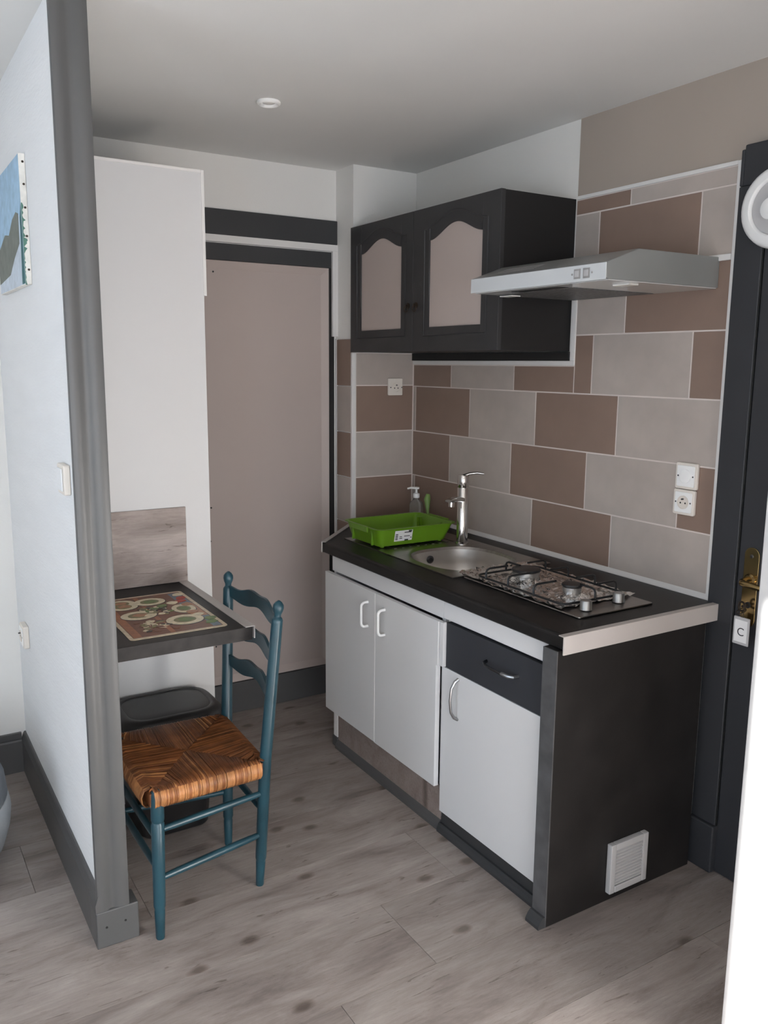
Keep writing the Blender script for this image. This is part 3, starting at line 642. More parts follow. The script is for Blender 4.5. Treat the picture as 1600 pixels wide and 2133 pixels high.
for k in range(2):   # raised hand grips on the short sides
    xs = o_t[0] - 0.012 if k == 0 else o_t[1] + 0.012
    box(bm, xs - 0.004, xs + 0.004, -0.545, -0.40, rz1 - 0.020, rz1 + 0.003)
    box(bm, (o_b[0] - 0.012) if k == 0 else o_b[1] + 0.002, (o_b[0] - 0.002) if k == 0 else o_b[1] + 0.012, -0.555, -0.545, rz0, rz1 - 0.01)
    box(bm, (o_b[0] - 0.012) if k == 0 else o_b[1] + 0.002, (o_b[0] - 0.002) if k == 0 else o_b[1] + 0.012, -0.40, -0.39, rz0, rz1 - 0.01)
body = obj('tray', bm, M['green'], rk, 0.0015)
for fx in (-0.53, -0.245):
    for fy in (-0.58, -0.38):
        obj('foot', lathe(B(), [(0.009, 0.0), (0.011, 0.009)], (fx, fy, sz + 0.0026), 'z', 12), M['green'], rk)
for k in range(12):
    obj('drain_slot', box(B(), -0.52 + k * 0.026, -0.510 + k * 0.026, -0.56, -0.41, rz0 + 0.0042, rz0 + 0.0050), M['black'], body)
bm = B()
lathe(bm, [(0.030, 0.0), (0.012, 0.006), (0.006, 0.012), (0.005, 0.060), (0.007, 0.066), (0.002, 0.067)], (-0.245, -0.42, rz0 + 0.005), 'z', 12)
for a in range(5):
    c, s = math.cos(a * 1.2566), math.sin(a * 1.2566)
    tube(bm, [(-0.245, -0.42, rz0 + 0.010), (-0.245 + c * 0.02, -0.42 + s * 0.02, rz0 + 0.008), (-0.245 + c * 0.038, -0.42 + s * 0.038, rz0 + 0.006)], 0.003, 6)
obj('peg', bm, M['green'], rk, smooth=True, label='upright green peg inside the tray')
# sticker on the near long side
ysl = lambda z: -0.598 - 0.016 * (z - rz0) / (rz1 - rz0)
def slab_on_front(bm, x0, x1, z0, z1, off):
    v = [bm.verts.new((x, ysl(z) - o, z)) for o in (0.0002, off) for x, z in ((x0, z0), (x1, z0), (x1, z1), (x0, z1))]
    for f in ((0, 1, 2, 3), (7, 6, 5, 4), (0, 4, 5, 1), (1, 5, 6, 2), (2, 6, 7, 3), (3, 7, 4, 0)): bm.faces.new([v[i] for i in f])
    return bm
zs = rz0 + 0.017
stk = obj('sticker', slab_on_front(B(), -0.486, -0.400, zs, zs + 0.045, 0.0010), M['paper'], rk, label='white printed sticker')
kbm = B()
for x0, x1, z0, z1 in ((-0.482, -0.470, 0.006, 0.010), (-0.482, -0.470, 0.013, 0.017), (-0.482, -0.470, 0.020, 0.024), (-0.482, -0.470, 0.027, 0.031), (-0.462, -0.448, 0.010, 0.013), (-0.462, -0.450, 0.017, 0.020), (-0.440, -0.406, 0.034, 0.038), (-0.436, -0.418, 0.000, 0.006), (-0.420, -0.404, 0.038, 0.044), (-0.440, -0.412, 0.018, 0.021), (-0.408, -0.403, 0.010, 0.014)):
    slab_on_front(kbm, x0, x1, zs + z0, zs + z1, 0.0014)
obj('printed_marks', kbm, M['ink'], stk, label='dark print on the sticker')

# soap bottle, brush
sb = thing('soap_dispenser', 'clear soap bottle with white pump behind the green rack', 'soap bottle', (-0.085, -0.165, ZW))
obj('bottle', lathe(B(), [(0.030, 0.0), (0.033, 0.004), (0.033, 0.085), (0.030, 0.10), (0.016, 0.112), (0.013, 0.118), (0.013, 0.122), (0.004, 0.122)], (-0.085, -0.165, ZW), 'z', 24), M['clear'], sb, smooth=True)
bm = lathe(B(), [(0.015, 0.1225), (0.016, 0.126), (0.016, 0.142), (0.006, 0.146), (0.005, 0.162), (0.013, 0.164), (0.014, 0.172), (0.004, 0.174)], (-0.085, -0.165, ZW), 'z', 20)
tube(bm, [(-0.085, -0.165, ZW + 0.168), (-0.108, -0.152, ZW + 0.169), (-0.122, -0.143, ZW + 0.165)], [0.006, 0.005, 0.004], 8)
obj('pump', bm, M['white_plastic'], sb, smooth=True, label='white pump head')
gb = thing('dish_brush', 'green dish brush handle leaning in the corner behind the rack', 'brush', (-0.075, -0.235, ZW))
path = [(-0.080, -0.262, ZW + 0.012), (-0.078, -0.250, ZW + 0.07), (-0.074, -0.240, ZW + 0.125), (-0.068, -0.238, ZW + 0.148)]
obj('handle', tube(B(), path, [0.008, 0.008, 0.016, 0.009], 12), M['green_pale'], gb, smooth=True)
obj('head', lathe(B(), [(0.018, 0.0), (0.022, 0.010), (0.020, 0.022), (0.006, 0.026)], (-0.081, -0.263, ZW + 0.0005), 'z', 14), M['green'], gb, smooth=True)

# ------------------------------------------------------------------ hob and foil
hb = thing('gas_hob', 'two-burner steel gas hob with black pan supports', 'hob', (-0.37, -1.42, ZW))
hx0, hx1, hy0, hy1 = -0.530, -0.208, -1.704, -1.130
hz = ZW + 0.007
bm = prism(B(), rrect(hx0, hx1, hy0, hy1, 0.008, 3), 'z', ZW + 0.0006, hz)
obj('plate', bm, M['steel'], hb, 0.0025)
fo = B()    # crumpled foil
nx_, ny_ = 26, 40
fx0, fx1, fy0, fy1 = -0.528, -0.196, -1.618, -1.078
grid = []
for j in range(ny_ + 1):
    rw = []
    for i in range(nx_ + 1):
        u_, v_ = i / nx_, j / ny_
        edge = min(u_, 1 - u_, v_, 1 - v_)
        x = fx0 + (fx1 - fx0) * u_ + random.uniform(-1, 1) * 0.0035
        y = fy0 + (fy1 - fy0) * v_ + random.uniform(-1, 1) * 0.0035
        if edge == 0: x += random.uniform(-1, 1) * 0.004; y += random.uniform(-1, 1) * 0.004
        z = hz + 0.0022 + random.uniform(0, 1) ** 2 * 0.0060 + (0.0035 * random.random() if edge < 0.06 else 0)
        for cxb, cyb, rr_ in ((-0.378, -1.290, 0.050), (-0.386, -1.522, 0.036)):
            d = math.hypot(x - cxb, y - cyb)
            if d < rr_ + 0.02: z += 0.016 * max(0, min(1, (rr_ + 0.02 - d) / 0.02)) * (0.7 + 0.3 * random.random())
        rw.append(fo.verts.new((x, y, z)))
    grid.append(rw)
for j in range(ny_):
    for i in range(nx_):
        q = (grid[j][i], grid[j][i + 1], grid[j + 1][i + 1], grid[j + 1][i])
        fo.faces.new((q[0], q[1], q[2])); fo.faces.new((q[0], q[2], q[3]))
tag(obj('aluminium_foil', fo, M['foil']), 'crumpled aluminium foil sheet spread over the hob plate', 'foil')
for cx_, cy_, rb in ((-0.378, -1.290, 0.047), (-0.386, -1.522, 0.031)):
    b1 = obj('burner', lathe(B(), [(rb * 0.85, 0.014), (rb * 0.9, 0.020), (rb, 0.026), (rb, 0.036), (rb * 0.9, 0.038), (0.004, 0.038)], (cx_, cy_, ZW + 0.005), 'z', 28), M['satin'], hb, smooth=True, label='alloy burner ring')
    obj('burner_cap', lathe(B(), [(rb * 1.06, 0.0385), (rb * 1.10, 0.041), (rb * 1.04, 0.046), (rb * 0.5, 0.048), (0.004, 0.048)], (cx_, cy_, ZW + 0.005), 'z', 28), M['iron'], b1, smooth=True, label='black burner cap')
zg = hz + 0.010; zt_ = hz + 0.046; rg = 0.0038
gx0_, gx1_, gy0_, gy1_ = -0.510, -0.238, -1.615, -1.180
gp = obj('pan_support', tube(B(), [(x, y, zg + 0.003) for x, y in rrect(gx0_, gx1_, gy0_, gy1_, 0.028, 5)], rg, 8, True), M['iron'], hb, smooth=True, label='black wire pan support')
def arm(p0, d, L):
    p0 = Vector(p0); d = Vector(d)
    q = [p0, p0 + Vector((0, 0, zt_ - zg - 0.012)), p0 + d * 0.004 + Vector((0, 0, zt_ - zg - 0.004)), p0 + d * 0.014 + Vector((0, 0, zt_ - zg)), p0 + d * L + Vector((0, 0, zt_ - zg))]
    return obj('arm', tube(B(), [tuple(v) for v in q], rg, 8), M['iron'], gp, smooth=True)
for y in (-1.235, -1.352, -1.478):
    arm((gx0_, y, zg), (1, 0, 0), 0.095)
for y in (-1.235, -1.352, -1.478, -1.572):
    arm((gx1_, y, zg), (-1, 0, 0), 0.085)
arm((-0.376, gy1_, zg), (0, -1, 0), 0.075); arm((-0.376, gy0_, zg), (0, 1, 0), 0.065)
for kx, ky in ((-0.457, -1.657), (-0.303, -1.645)):
    obj('knob', lathe(B(), [(0.017, 0.0), (0.020, 0.002), (0.0185, 0.004), (0.0185, 0.028), (0.016, 0.031), (0.004, 0.031)], (kx, ky, hz + 0.0005), 'z', 20), M['satin'], hb, smooth=True, label='grey control knob')

# ------------------------------------------------------------------ upper cupboard
uc = thing('wall_cupboard', 'dark grey two-door wall cupboard with arched taupe door panels', 'cupboard', (-0.17, -0.53, 1.698))
CZ0, CZ1, CXF = 1.698, 2.247, -0.353
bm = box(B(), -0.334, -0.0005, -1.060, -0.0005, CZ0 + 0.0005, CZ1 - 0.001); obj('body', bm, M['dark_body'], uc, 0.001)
def arch(u_): return 2.122 + 0.050 * (0.5 - 0.5 * math.cos(2 * math.pi * u_)) ** 0.9
def updoor(y0, y1, o0, o1, kn):
    """y0 far (greater), y1 near ; opening o0..o1"""
    X0, X1 = CXF, -0.3345
    zb = 1.791; n = 28
    bm = B()
    front = []
    pts = [(o0 + (o1 - o0) * k / n, arch(k / n)) for k in range(n + 1)]
    def face(ps, x, flip=False):
        v = [bm.verts.new((x, p[0], p[1])) for p in (ps[::-1] if flip else ps)]; bm.faces.new(v)
    outer = [(y0, CZ0), (y1, CZ0), (y1, CZ1), (y0, CZ1)]
    for x in (X0, X1):
        face([(y0, CZ0), (o0, CZ0), (o0, CZ1), (y0, CZ1)], x); face([(o1, CZ0), (y1, CZ0), (y1, CZ1), (o1, CZ1)], x)
        face([(o0, CZ0), (o1, CZ0), (o1, zb), (o0, zb)], x)
        for a, b in zip(pts, pts[1:]): face([a, b, (b[0], CZ1), (a[0], CZ1)], x)
    loop = [(o0, zb), (o1, zb)] + pts[::-1]
    for ring_ in (outer, loop):
        for a, b in zip(ring_, ring_[1:] + ring_[:1]):
            v = [bm.verts.new(p) for p in ((X0, *a), (X0, *b), (X1, *b), (X1, *a))]; bm.faces.new(v)
    bmesh.ops.remove_doubles(bm, verts=bm.verts, dist=0.00005)
    d = obj('door', bm, M['dark_cab'], uc, 0.0015)
    obj('panel', prism(B(), [(o0, zb), (o1, zb)] + pts[::-1], 'x', X0 + 0.006, X1), M['mauve'], d, label='taupe painted panel')
    # raised moulding outside the opening
    e = 0.032; s = 1 if o0 > o1 else -1
    oy0, oy1 = o0 + e * s, o1 - e * s
    path = [(X0 + 0.001, oy0, zb - e), (X0 + 0.001, oy1, zb - e)] + [(X0 + 0.001, oy1 + (oy0 - oy1) * k / n, arch(1 - k / n) + 0.042) for k in range(n + 1)]
    obj('moulding', tube(B(), path, 0.0042, 6, True), M['dark_cab'], d, smooth=True)
    ky, kz = kn
    bm = lathe(B(), [(0.013, 0.0), (0.013, -0.003), (0.006, -0.006), (0.006, -0.012), (0.002, -0.013)], (X0, ky, kz), 'x', 14)
    tube(bm, [(X0 - 0.010, ky + 0.012 * math.sin(2 * math.pi * k / 14), kz - 0.012 + 0.013 * math.cos(2 * math.pi * k / 14)) for k in range(14)], 0.0026, 6, True)
    obj('ring_pull', bm, M['bronze'], d, smooth=True, label='dark bronze ring pull')
    return d
updoor(-0.001, -0.5125, -0.092, -0.426, (-0.480, 1.880)); updoor(-0.5145, -1.062, -0.627, -0.962, (-0.540, 1.880))

# ------------------------------------------------------------------ range hood
rh = thing('range_hood', 'slim range hood with white front lip mounted on the tiles right of the cupboard', 'range hood', (-0.245, -1.39, 1.885))
prof = [(-0.0065, 1.886), (-0.480, 1.886), (-0.489, 1.888), (-0.492, 1.928), (-0.487, 1.933), (-0.365, 1.977), (-0.0065, 1.978)]
obj('body', prism(B(), prof, 'y', -1.703, -1.087), M['hood_body'], rh, 0.002, label='silver grey hood body')
obj('front_lip', box(B(), -0.4945, -0.4915, -1.704, -1.086, 1.8845, 1.931), M['hood'], rh, 0.0012)
bxo('underside', (-0.478, -0.010, -1.699, -1.091, 1.8835, 1.8858), M['hood_under'], rh, label='glossy underside')
bxo('filter', (-0.395, -0.03, -1.47, -1.10, 1.8815, 1.8835), M['mesh'], rh, label='metal mesh grease filter')
bxo('filter_slot', (-0.445, -0.400, -1.46, -1.24, 1.8820, 1.8835), M['black'], rh)
for ly in (-1.640, -1.115):
    bxo('lamp_cover', (-0.365, -0.325, ly - 0.032, ly + 0.032, 1.8785, 1.8835), M['lens'], rh, 0.001)
for by in (-1.593, -1.630):
    k = bxo('switch', (-0.4965, -0.4945, by - 0.013, by + 0.013, 1.893, 1.921), M['plastic_grey'], rh, 0.0006, label='grey rocker switch')
    bxo('rocker', (-0.4985, -0.4966, by - 0.008, by + 0.008, 1.898, 1.916), M['vent_grey'], k, 0.0006)
for by in (-1.572, -1.652):
    obj('indicator', lathe(B(), [(0.003, 0.0), (0.003, -0.0015), (0.001, -0.002)], (-0.4945, by, 1.907), 'x', 10), M['plastic_grey'], rh)
sl = B()
for k in range(5):
    t0 = 0.25 + 0.10 * k
    def sp_(t): return (-0.487 + t * 0.122, 1.933 + t * 0.044 + 0.0006)
    a, b = sp_(t0), sp_(t0 + 0.05)
    v = [sl.verts.new((p[0], y, p[1] + h)) for h in (0, 0.0006) for p, y in ((a, -1.36), (b, -1.36), (b, -1.17), (a, -1.17))]
    for f in ((0, 1, 2, 3), (7, 6, 5, 4), (0, 4, 5, 1), (1, 5, 6, 2), (2, 6, 7, 3), (3, 7, 4, 0)): sl.faces.new([v[i] for i in f])
obj('air_slots', sl, M['plastic_grey'], rh, label='grey air slots on the sloping top')

# ------------------------------------------------------------------ sockets and switches
def plate_x(name, label, cat, X, yc, zc, s, nrm, kind, m, dep=0.014, group=None):
    """wall plate on a plane x = X facing nrm (-1)"""
    t = thing(name, label, cat, (X, yc, zc - s / 2), group)
    x1 = X + nrm * dep
    obj('back_plate', prism(B(), rrect(yc - s / 2, yc + s / 2, zc - s / 2, zc + s / 2, 0.006, 3), 'x', X + nrm * 0.0004, x1), m, t, 0.0025)
    s2 = s * 0.80
    obj('cover', prism(B(), rrect(yc - s2 / 2, yc + s2 / 2, zc - s2 / 2, zc + s2 / 2, 0.004, 3), 'x', x1, x1 + nrm * 0.003), M['white_plastic'], t, 0.001)
    x2 = x1 + nrm * 0.003
    if kind == 'socket':
        w_ = obj('well', lathe(B(), [(0.0225, nrm * 0.0), (0.0225, nrm * 0.002), (0.0195, nrm * 0.002), (0.019, nrm * 0.0004), (0.003, nrm * 0.0004)], (x2, yc, zc), 'x', 28), M['ivory'], t, smooth=True)
        for py, pz in ((yc - 0.0095, zc - 0.002), (yc + 0.0095, zc - 0.002)):
            obj('pin_hole', lathe(B(), [(0.0030, nrm * 0.0005), (0.0030, nrm * 0.0009), (0.001, nrm * 0.0009)], (x2, py, pz), 'x', 10), M['black'], w_)
        obj('earth_pin', lathe(B(), [(0.0030, nrm * 0.0005), (0.0028, nrm * 0.008), (0.001, nrm * 0.009)], (x2, yc, zc + 0.011), 'x', 10), M['pewter'], w_)
    elif kind == 'dial':
        obj('disc', lathe(B(), [(0.0225, nrm * 0.0), (0.0225, nrm * 0.003), (0.021, nrm * 0.0036), (0.003, nrm * 0.0036)], (x2, yc, zc), 'x', 32), M['white_plastic'], t, smooth=True)
    if kind in ('socket', 'dial'):
        for sgn in (-1, 1):
            obj('screw', lathe(B(), [(0.0028, nrm * 0.0), (0.0028, nrm * 0.0008), (0.001, nrm * 0.0008)], (x2, yc + sgn * 0.029, zc), 'x', 8), M['pewter'], t)
    return t
XT = -0.0062
plate_x('outlet_cover', 'ivory wall plate with plain round cover, above the socket near the dark door', 'wall plate', XT, -1.643, 1.292, 0.086, -1, 'dial', M['ivory'], 0.012)
plate_x('wall_socket', 'ivory wall socket below the round cover plate near the dark door', 'socket', XT, -1.640, 1.205, 0.084, -1, 'socket', M['ivory'], 0.012)
# socket on the pier (faces -y)
t = thing('wall_socket', 'ivory wall socket on the corner pier below the wall cupboard', 'socket', (-0.114, -0.0062, 1.497))
xc_, zc_, s_ = -0.114, 1.539, 0.080; y0_ = -0.0062
obj('back_plate', prism(B(), rrect(xc_ - s_ / 2, xc_ + s_ / 2, zc_ - s_ / 2, zc_ + s_ / 2, 0.004, 3), 'y', y0_ - 0.0004, y0_ - 0.010), M['ivory'], t, 0.002)
wl = obj('well', lathe(B(), [(0.0215, 0.0), (0.0215, -0.002), (0.019, -0.002), (0.0185, -0.0004), (0.003, -0.0004)], (xc_ + 0.004, y0_ - 0.010, zc_ - 0.004), 'y', 28), M['ivory'], t, smooth=True)
for px_ in (-0.0095, 0.0095):
    obj('pin_hole', lathe(B(), [(0.0032, -0.0005), (0.0032, -0.0009), (0.001, -0.0009)], (xc_ + 0.004 + px_, y0_ - 0.010, zc_ - 0.006), 'y', 10), M['black'], wl)
obj('earth_pin', lathe(B(), [(0.003, -0.0005), (0.0028, -0.007), (0.001, -0.008)], (xc_ + 0.004, y0_ - 0.010, zc_ + 0.008), 'y', 10), M['pewter'], wl)
for sg in (-1, 1):
    obj('screw', lathe(B(), [(0.003, 0.0), (0.003, -0.0009), (0.001, -0.0009)], (xc_ + 0.004 + sg * 0.031, y0_ - 0.010, zc_ - 0.003), 'y', 8), M['pewter'], t)
# light switch and low socket on the partition
t = thing('light_switch', 'white rocker light switch on the partition at shoulder height', 'light switch', (PX0, -1.065, 1.285))
obj('housing', prism(B(), rrect(-1.105, -1.020, 1.288, 1.370, 0.006, 3), 'x', PX0 - 0.0004, PX0 - 0.018), M['ivory'], t, 0.003)
obj('rocker', box(B(), PX0 - 0.022, PX0 - 0.018, -1.092, -1.032, 1.298, 1.360), M['plaster'], t, 0.002)
plate_x('wall_socket', 'small wall socket low on the partition near the far left corner', 'socket', PX0, -0.165, 0.632, 0.085, -1, 'socket', M['ivory'], 0.020)

# ------------------------------------------------------------------ picture on the partition
pc = thing('canvas_picture', 'unframed canvas of sky, grey hill and teal sea on the partition', 'picture', (PX0, -0.45, 1.868))
CY0, CY1, CZa, CZb = -0.713, -0.215, 1.868, 2.235; CX0 = PX0 - 0.0185
obj('canvas', box(B(), CX0, PX0 - 0.0004, CY0, CY1, CZa, CZb), M['pic_canvas'], pc, 0.0015, label='white canvas wrapped over the stretcher')
def on_front(name, pts, m, off, label):
    return obj(name, prism(B(), pts, 'x', CX0 - off, CX0 - 0.0001), m, pc, label=label)
on_front('painted_sky', [(CY0 + .002, CZa + .002), (CY1 - .002, CZa + .002), (CY1 - .002, CZb - .002), (CY0 + .002, CZb - .002)], M['pic_sky'], 0.0004, 'painted blue sky')
on_front('painted_hill', [(CY0 + .055, 2.075), (CY0 + .10, 2.085), (CY0 + .17, 2.072), (CY0 + .25, 2.035), (CY0 + .33, 2.045), (CY1 - .002, 2.00), (CY1 - .002, 1.90), (CY0 + .26, 1.915), (CY0 + .17, 1.955), (CY0 + .06, 1.990)], M['pic_hill'], 0.0007, 'painted grey-green hill')
on_front('painted_sand', [(CY0 + .038, CZa + .002), (CY1 - .002, CZa + .002), (CY1 - .002, 1.90), (CY0 + .26, 1.915), (CY0 + .17, 1.955), (CY0 + .06, 1.990), (CY0 + .048, 2.07), (CY0 + .038, 2.07)], M['pic_sand'], 0.0006, 'painted pale shore')
on_front('painted_sea', [(CY0 + .002, CZa + .003), (CY0 + .050, CZa + .003), (CY0 + .042, 1.95), (CY0 + .030, 2.06), (CY0 + .004, 2.095)], M['pic_sea'], 0.0009, 'painted dark teal sea')
bm = B()
zz = 2.098; prevl = 0.003
while zz > 1.872:
    l = max(0.0012, (0.010 if zz > 1.96 else 0.004) * random.uniform(0.1, 1.3)); dz = random.uniform(0.003, 0.008)
    v = [bm.verts.new((x, y, z)) for y in (CY0 - 0.0001, CY0 - 0.0006) for x, z in ((CX0, zz), (CX0 + prevl, zz), (CX0 + l, zz - dz), (CX0, zz - dz))]
    for f in ((0, 1, 2, 3), (7, 6, 5, 4), (0, 4, 5, 1), (1, 5, 6, 2), (2, 6, 7, 3), (3, 7, 4, 0)): bm.faces.new([v[i] for i in f])
    zz -= dz; prevl = l
obj('paint_smear', bm, M['pic_drip'], pc, label='green paint smeared on the canvas edge')
for z in (2.212, 2.150, 2.085, 2.005, 1.910):
    obj('tack', lathe(B(), [(0.0035, -0.0002), (0.0035, -0.0012), (0.001, -0.0016)], (CX0 + 0.011, CY0, z), 'y', 8), M['bronze'], pc)

# ------------------------------------------------------------------ tall white cupboard behind the table
TY = -0.440
tc_ = thing('tall_cupboard', 'tall white boxed-in cupboard between partition and back door', 'cupboard', (-1.48, -0.14, 0))
bxo('body', (-1.7595, -1.207, TY, DW - 0.001, 0.0, 2.306), M['laminate'], tc_, 0.001)
bm = box(B(), -1.209, -1.1975, TY - 0.0025, TY + 0.03, 1.882, 2.314); box(bm, -1.7595, -1.209, TY - 0.0025, TY + 0.03, 2.304, 2.314); 
obj('edge_bead', bm, M['laminate_in'], tc_, 0.001, label='white edge bead round the top')
bxo('wood_panel', (-1.7595, -1.304, TY - 0.008, TY - 0.0005, 0.8365, 1.118), M['panel_wood'], tc_, 0.001, label='pale weathered wood splash panel')
# wall table
tb_ = thing('wall_table', 'dark slate-look wall table fixed between cupboard and partition', 'table', (-1.535, -0.77, 0.793))
TZ = 0.835; TZ0 = 0.793; TX1 = -1.316; TYF = -1.090
bxo('tabletop', (-1.7575, TX1, TYF + 0.003, TY - 0.001, TZ0, TZ), M['slab'], tb_)
bxo('front_edge', (-1.7575, TX1, TYF, TYF + 0.0028, TZ0, TZ), M['slab_edge'], tb_, 0.0008, label='lighter stone-look front edge')
prof = [(TX1 - 0.022, TZ + 0.0004), (TX1 + 0.006, TZ + 0.0004), (TX1 + 0.006, TZ0 + 0.004), (TX1 + 0.009, TZ0 + 0.004), (TX1 + 0.009, TZ + 0.0032), (TX1 - 0.022, TZ + 0.0032)]
obj('edge_strip', prism(B(), prof, 'y', TYF - 0.001, TY - 0.001), M['trim_greige'], tb_, label='pale angle strip on the free side')

# placemat (flat print)
PZ = TZ + 0.0005
mx0, mx1, my0, my1 = -1.680, -1.376, -1.045, -0.574
pm = thing('placemat', 'laminated placemat printed with plates of food on the table', 'placemat', (-1.53, -0.81, PZ))
obj('sheet', prism(B(), rrect(mx0, mx1, my0, my1, 0.014, 4), 'z', PZ, PZ + 0.0015), M['mat_border'], pm, label='cream bordered sheet')
PMATS = ['mat_brown', 'mat_orange', 'mat_bread', 'mat_blue', 'mat_cream', 'mat_dark', 'mat_olive', 'mat_green', 'mat_red']
pbm = B(); lay = [0]
def flat(name, pts, m, lv=0, label=None):
    lay[0] += 1
    z0 = PZ + 0.0015
    prism(pbm, pts, 'z', z0, z0 + 0.00012 * (1 + lv) + 0.000004 * lay[0], PMATS.index(m))
def uv(u_, v_): return (mx0 + (mx1 - mx0) * u_, my0 + (my1 - my0) * v_)
def ell(u_, v_, a, b, rot=0.0, n=22, wob=0.0):
    c = uv(u_, v_); out = []
    for k in range(n):
        t = 2 * math.pi * k / n; rr0 = 1 + random.uniform(-wob, wob)
        x, y = a * rr0 * math.cos(t), b * rr0 * math.sin(t)
        out.append((c[0] + x * math.cos(rot) - y * math.sin(rot), c[1] + x * math.sin(rot) + y * math.cos(rot)))
    return out
def quad(u0, u1, v0, v1): return [uv(u0, v0), uv(u1, v0), uv(u1, v1), uv(u0, v1)]
flat('print_ground', quad(.04, .96, .03, .97), 'mat_brown', 0, 'brown printed table picture')
flat('print_band', quad(.05, .13, .04, .96), 'mat_orange', 1)
flat('print_band', quad(.42, .47, .04, .96), 'mat_orange', 1)
flat('print_band', quad(.80, .95, .30, .62), 'mat_bread', 1)
flat('print_band', quad(.86, .95, .04, .30), 'mat_blue', 1); flat('print_band', quad(.82, .95, .62, .95), 'mat_blue', 1)
for u_, v_, a, b, m in ((.24, .84, .052, .046, 'mat_cream'), (.24, .76, .050, .045, 'mat_cream'), (.55, .80, .055, .046, 'mat_cream'), (.30, .50, .060, .050, 'mat_cream'), (.68, .26, .062, .055, 'mat_cream'), (.80, .52, .040, .055, 'mat_cream')):
    flat('print_plate', ell(u_, v_, a, b), 'mat_dark', 2); flat('print_plate', ell(u_, v_ + .008, a * .96, b * .96), m, 3)
    flat('print_food', ell(u_, v_ + .008, a * .58, b * .56), 'mat_olive', 4); flat('print_food', ell(u_ + .01, v_ + .012, a * .40, b * .38, 0, 14, .25), 'mat_green' if u_ > .5 else 'mat_bread', 5)
for k in range(40):
    flat('print_food', ell(random.uniform(.38, .66), random.uniform(.46, .66), random.uniform(.006, .018), random.uniform(.005, .013), random.uniform(0, 3), 10, .25), random.choice(['mat_cream', 'mat_olive', 'mat_green', 'mat_cream', 'mat_dark']), 5 + k % 3)
for k in range(34):
    flat('print_food', ell(random.uniform(.20, .52), random.uniform(.12, .34), random.uniform(.006, .017), random.uniform(.006, .013), random.uniform(0, 3), 10, .25), random.choice(['mat_cream', 'mat_cream', 'mat_dark', 'mat_brown', 'mat_olive']), 5 + k % 3)
for u_, v_, m in ((.90, .80, 'mat_red'), (.86, .72, 'mat_red'), (.88, .62, 'mat_bread'), (.90, .14, 'mat_green'), (.93, .22, 'mat_green'), (.86, .34, 'mat_cream'), (.84, .42, 'mat_bread'), (.76, .70, 'mat_cream'), (.62, .66, 'mat_green'), (.92, .90, 'mat_cream')):
    flat('print_food', ell(u_, v_, .020, .016, .5, 14, .2), m, 8)

obj('printed_picture', pbm, [M[k] for k in PMATS], pm, label='printed plates of food on brown ground')

# ------------------------------------------------------------------ waste bin
bn = thing('waste_bin', 'black plastic pedal-style waste bin under the table', 'waste bin', (-1.46, -0.60, 0))
bm = B()
rings = []
for z, x0, x1, y0, y1, r in ((0.0, -1.575, -1.350, -0.725, -0.478, 0.03), (0.01, -1.585, -1.342, -0.733, -0.472, 0.035), (0.10, -1.590, -1.335, -0.737, -0.468, 0.035), (0.105, -1.594, -1.330, -0.739, -0.466, 0.035), (0.345, -1.612, -1.292, -0.742, -0.458, 0.05)):
    rings.append([(x, y, z) for x, y in rrect(x0, x1, y0, y1, r, 5)])
loft(bm, rings)
obj('body', bm, M['bin'], bn, smooth=True)
bm = B()
rings = []
for z, e, r in ((0.346, 0.0, 0.06), (0.352, 0.012, 0.075), (0.395, 0.014, 0.085), (0.420, 0.008, 0.085), (0.432, -0.006, 0.08), (0.434, -0.020, 0.07), (0.430, -0.026, 0.065), (0.432, -0.034, 0.06), (0.434, -0.06, 0.05)):
    rings.append([(x, y, z) for x, y in rrect(-1.622 - e, -1.276 + e, -0.728 - e, -0.462 + e, r, 6)])
loft(bm, rings)
obj('lid', bm, M['bin_lid'], bn, smooth=True, label='charcoal rounded lid')

# ------------------------------------------------------------------ chair
ch = thing('dining_chair', 'teal painted ladder-back chair with woven rush seat', 'chair', (-1.50, -1.03, 0))
def lerp(a, b, t): return tuple(a[i] + (b[i] - a[i]) * t for i in range(3))
near = [(-1.337, -1.162, 0.0), (-1.327, -1.200, 0.44), (-1.274, -1.192, 0.905)]
far = [(-1.338, -0.895, 0.0), (-1.310, -0.835, 0.44), (-1.270, -0.775, 0.905)]
def at_(post, z):
    if z <= post[1][2]: return lerp(post[0], post[1], z / post[1][2])
    return lerp(post[1], post[2], (z - post[1][2]) / (post[2][2] - post[1][2]))
def post(pp):
    zs = [0.0, 0.004, 0.085, 0.092, 0.10, 0.44, 0.60, 0.75, 0.870, 0.878, 0.884, 0.889, 0.896, 0.905, 0.915, 0.925, 0.933, 0.938]
    rs = [0.0115, 0.013, 0.0155, 0.0145, 0.0175, 0.0190, 0.0185, 0.0180, 0.0175, 0.0175, 0.0150, 0.0105, 0.0110, 0.0150, 0.0172, 0.0160, 0.0100, 0.003]
    return obj('back_post', tube(B(), [at_(pp, z) for z in zs], rs, 14), M['teal'], ch, smooth=True)
post(near); post(far)
fn = [(-1.686, -1.252, 0.0), (-1.672, -1.226, 0.44)]; ff = [(-1.690, -0.800, 0.0), (-1.678, -0.822, 0.44)]
for pp in (fn, ff):
    zs = [0.0, 0.004, 0.085, 0.092, 0.10, 0.345, 0.352, 0.359, 0.435, 0.445, 0.450]
    rs = [0.0115, 0.013, 0.0155, 0.0145, 0.0175, 0.0195, 0.0165, 0.0195, 0.0190, 0.0165, 0.008]
    obj('leg', tube(B(), [lerp(pp[0], pp[1], z / 0.44) for z in zs], rs, 14), M['teal'], ch, smooth=True)
def fleg(pp, z): return lerp(pp[0], pp[1], z / 0.44)
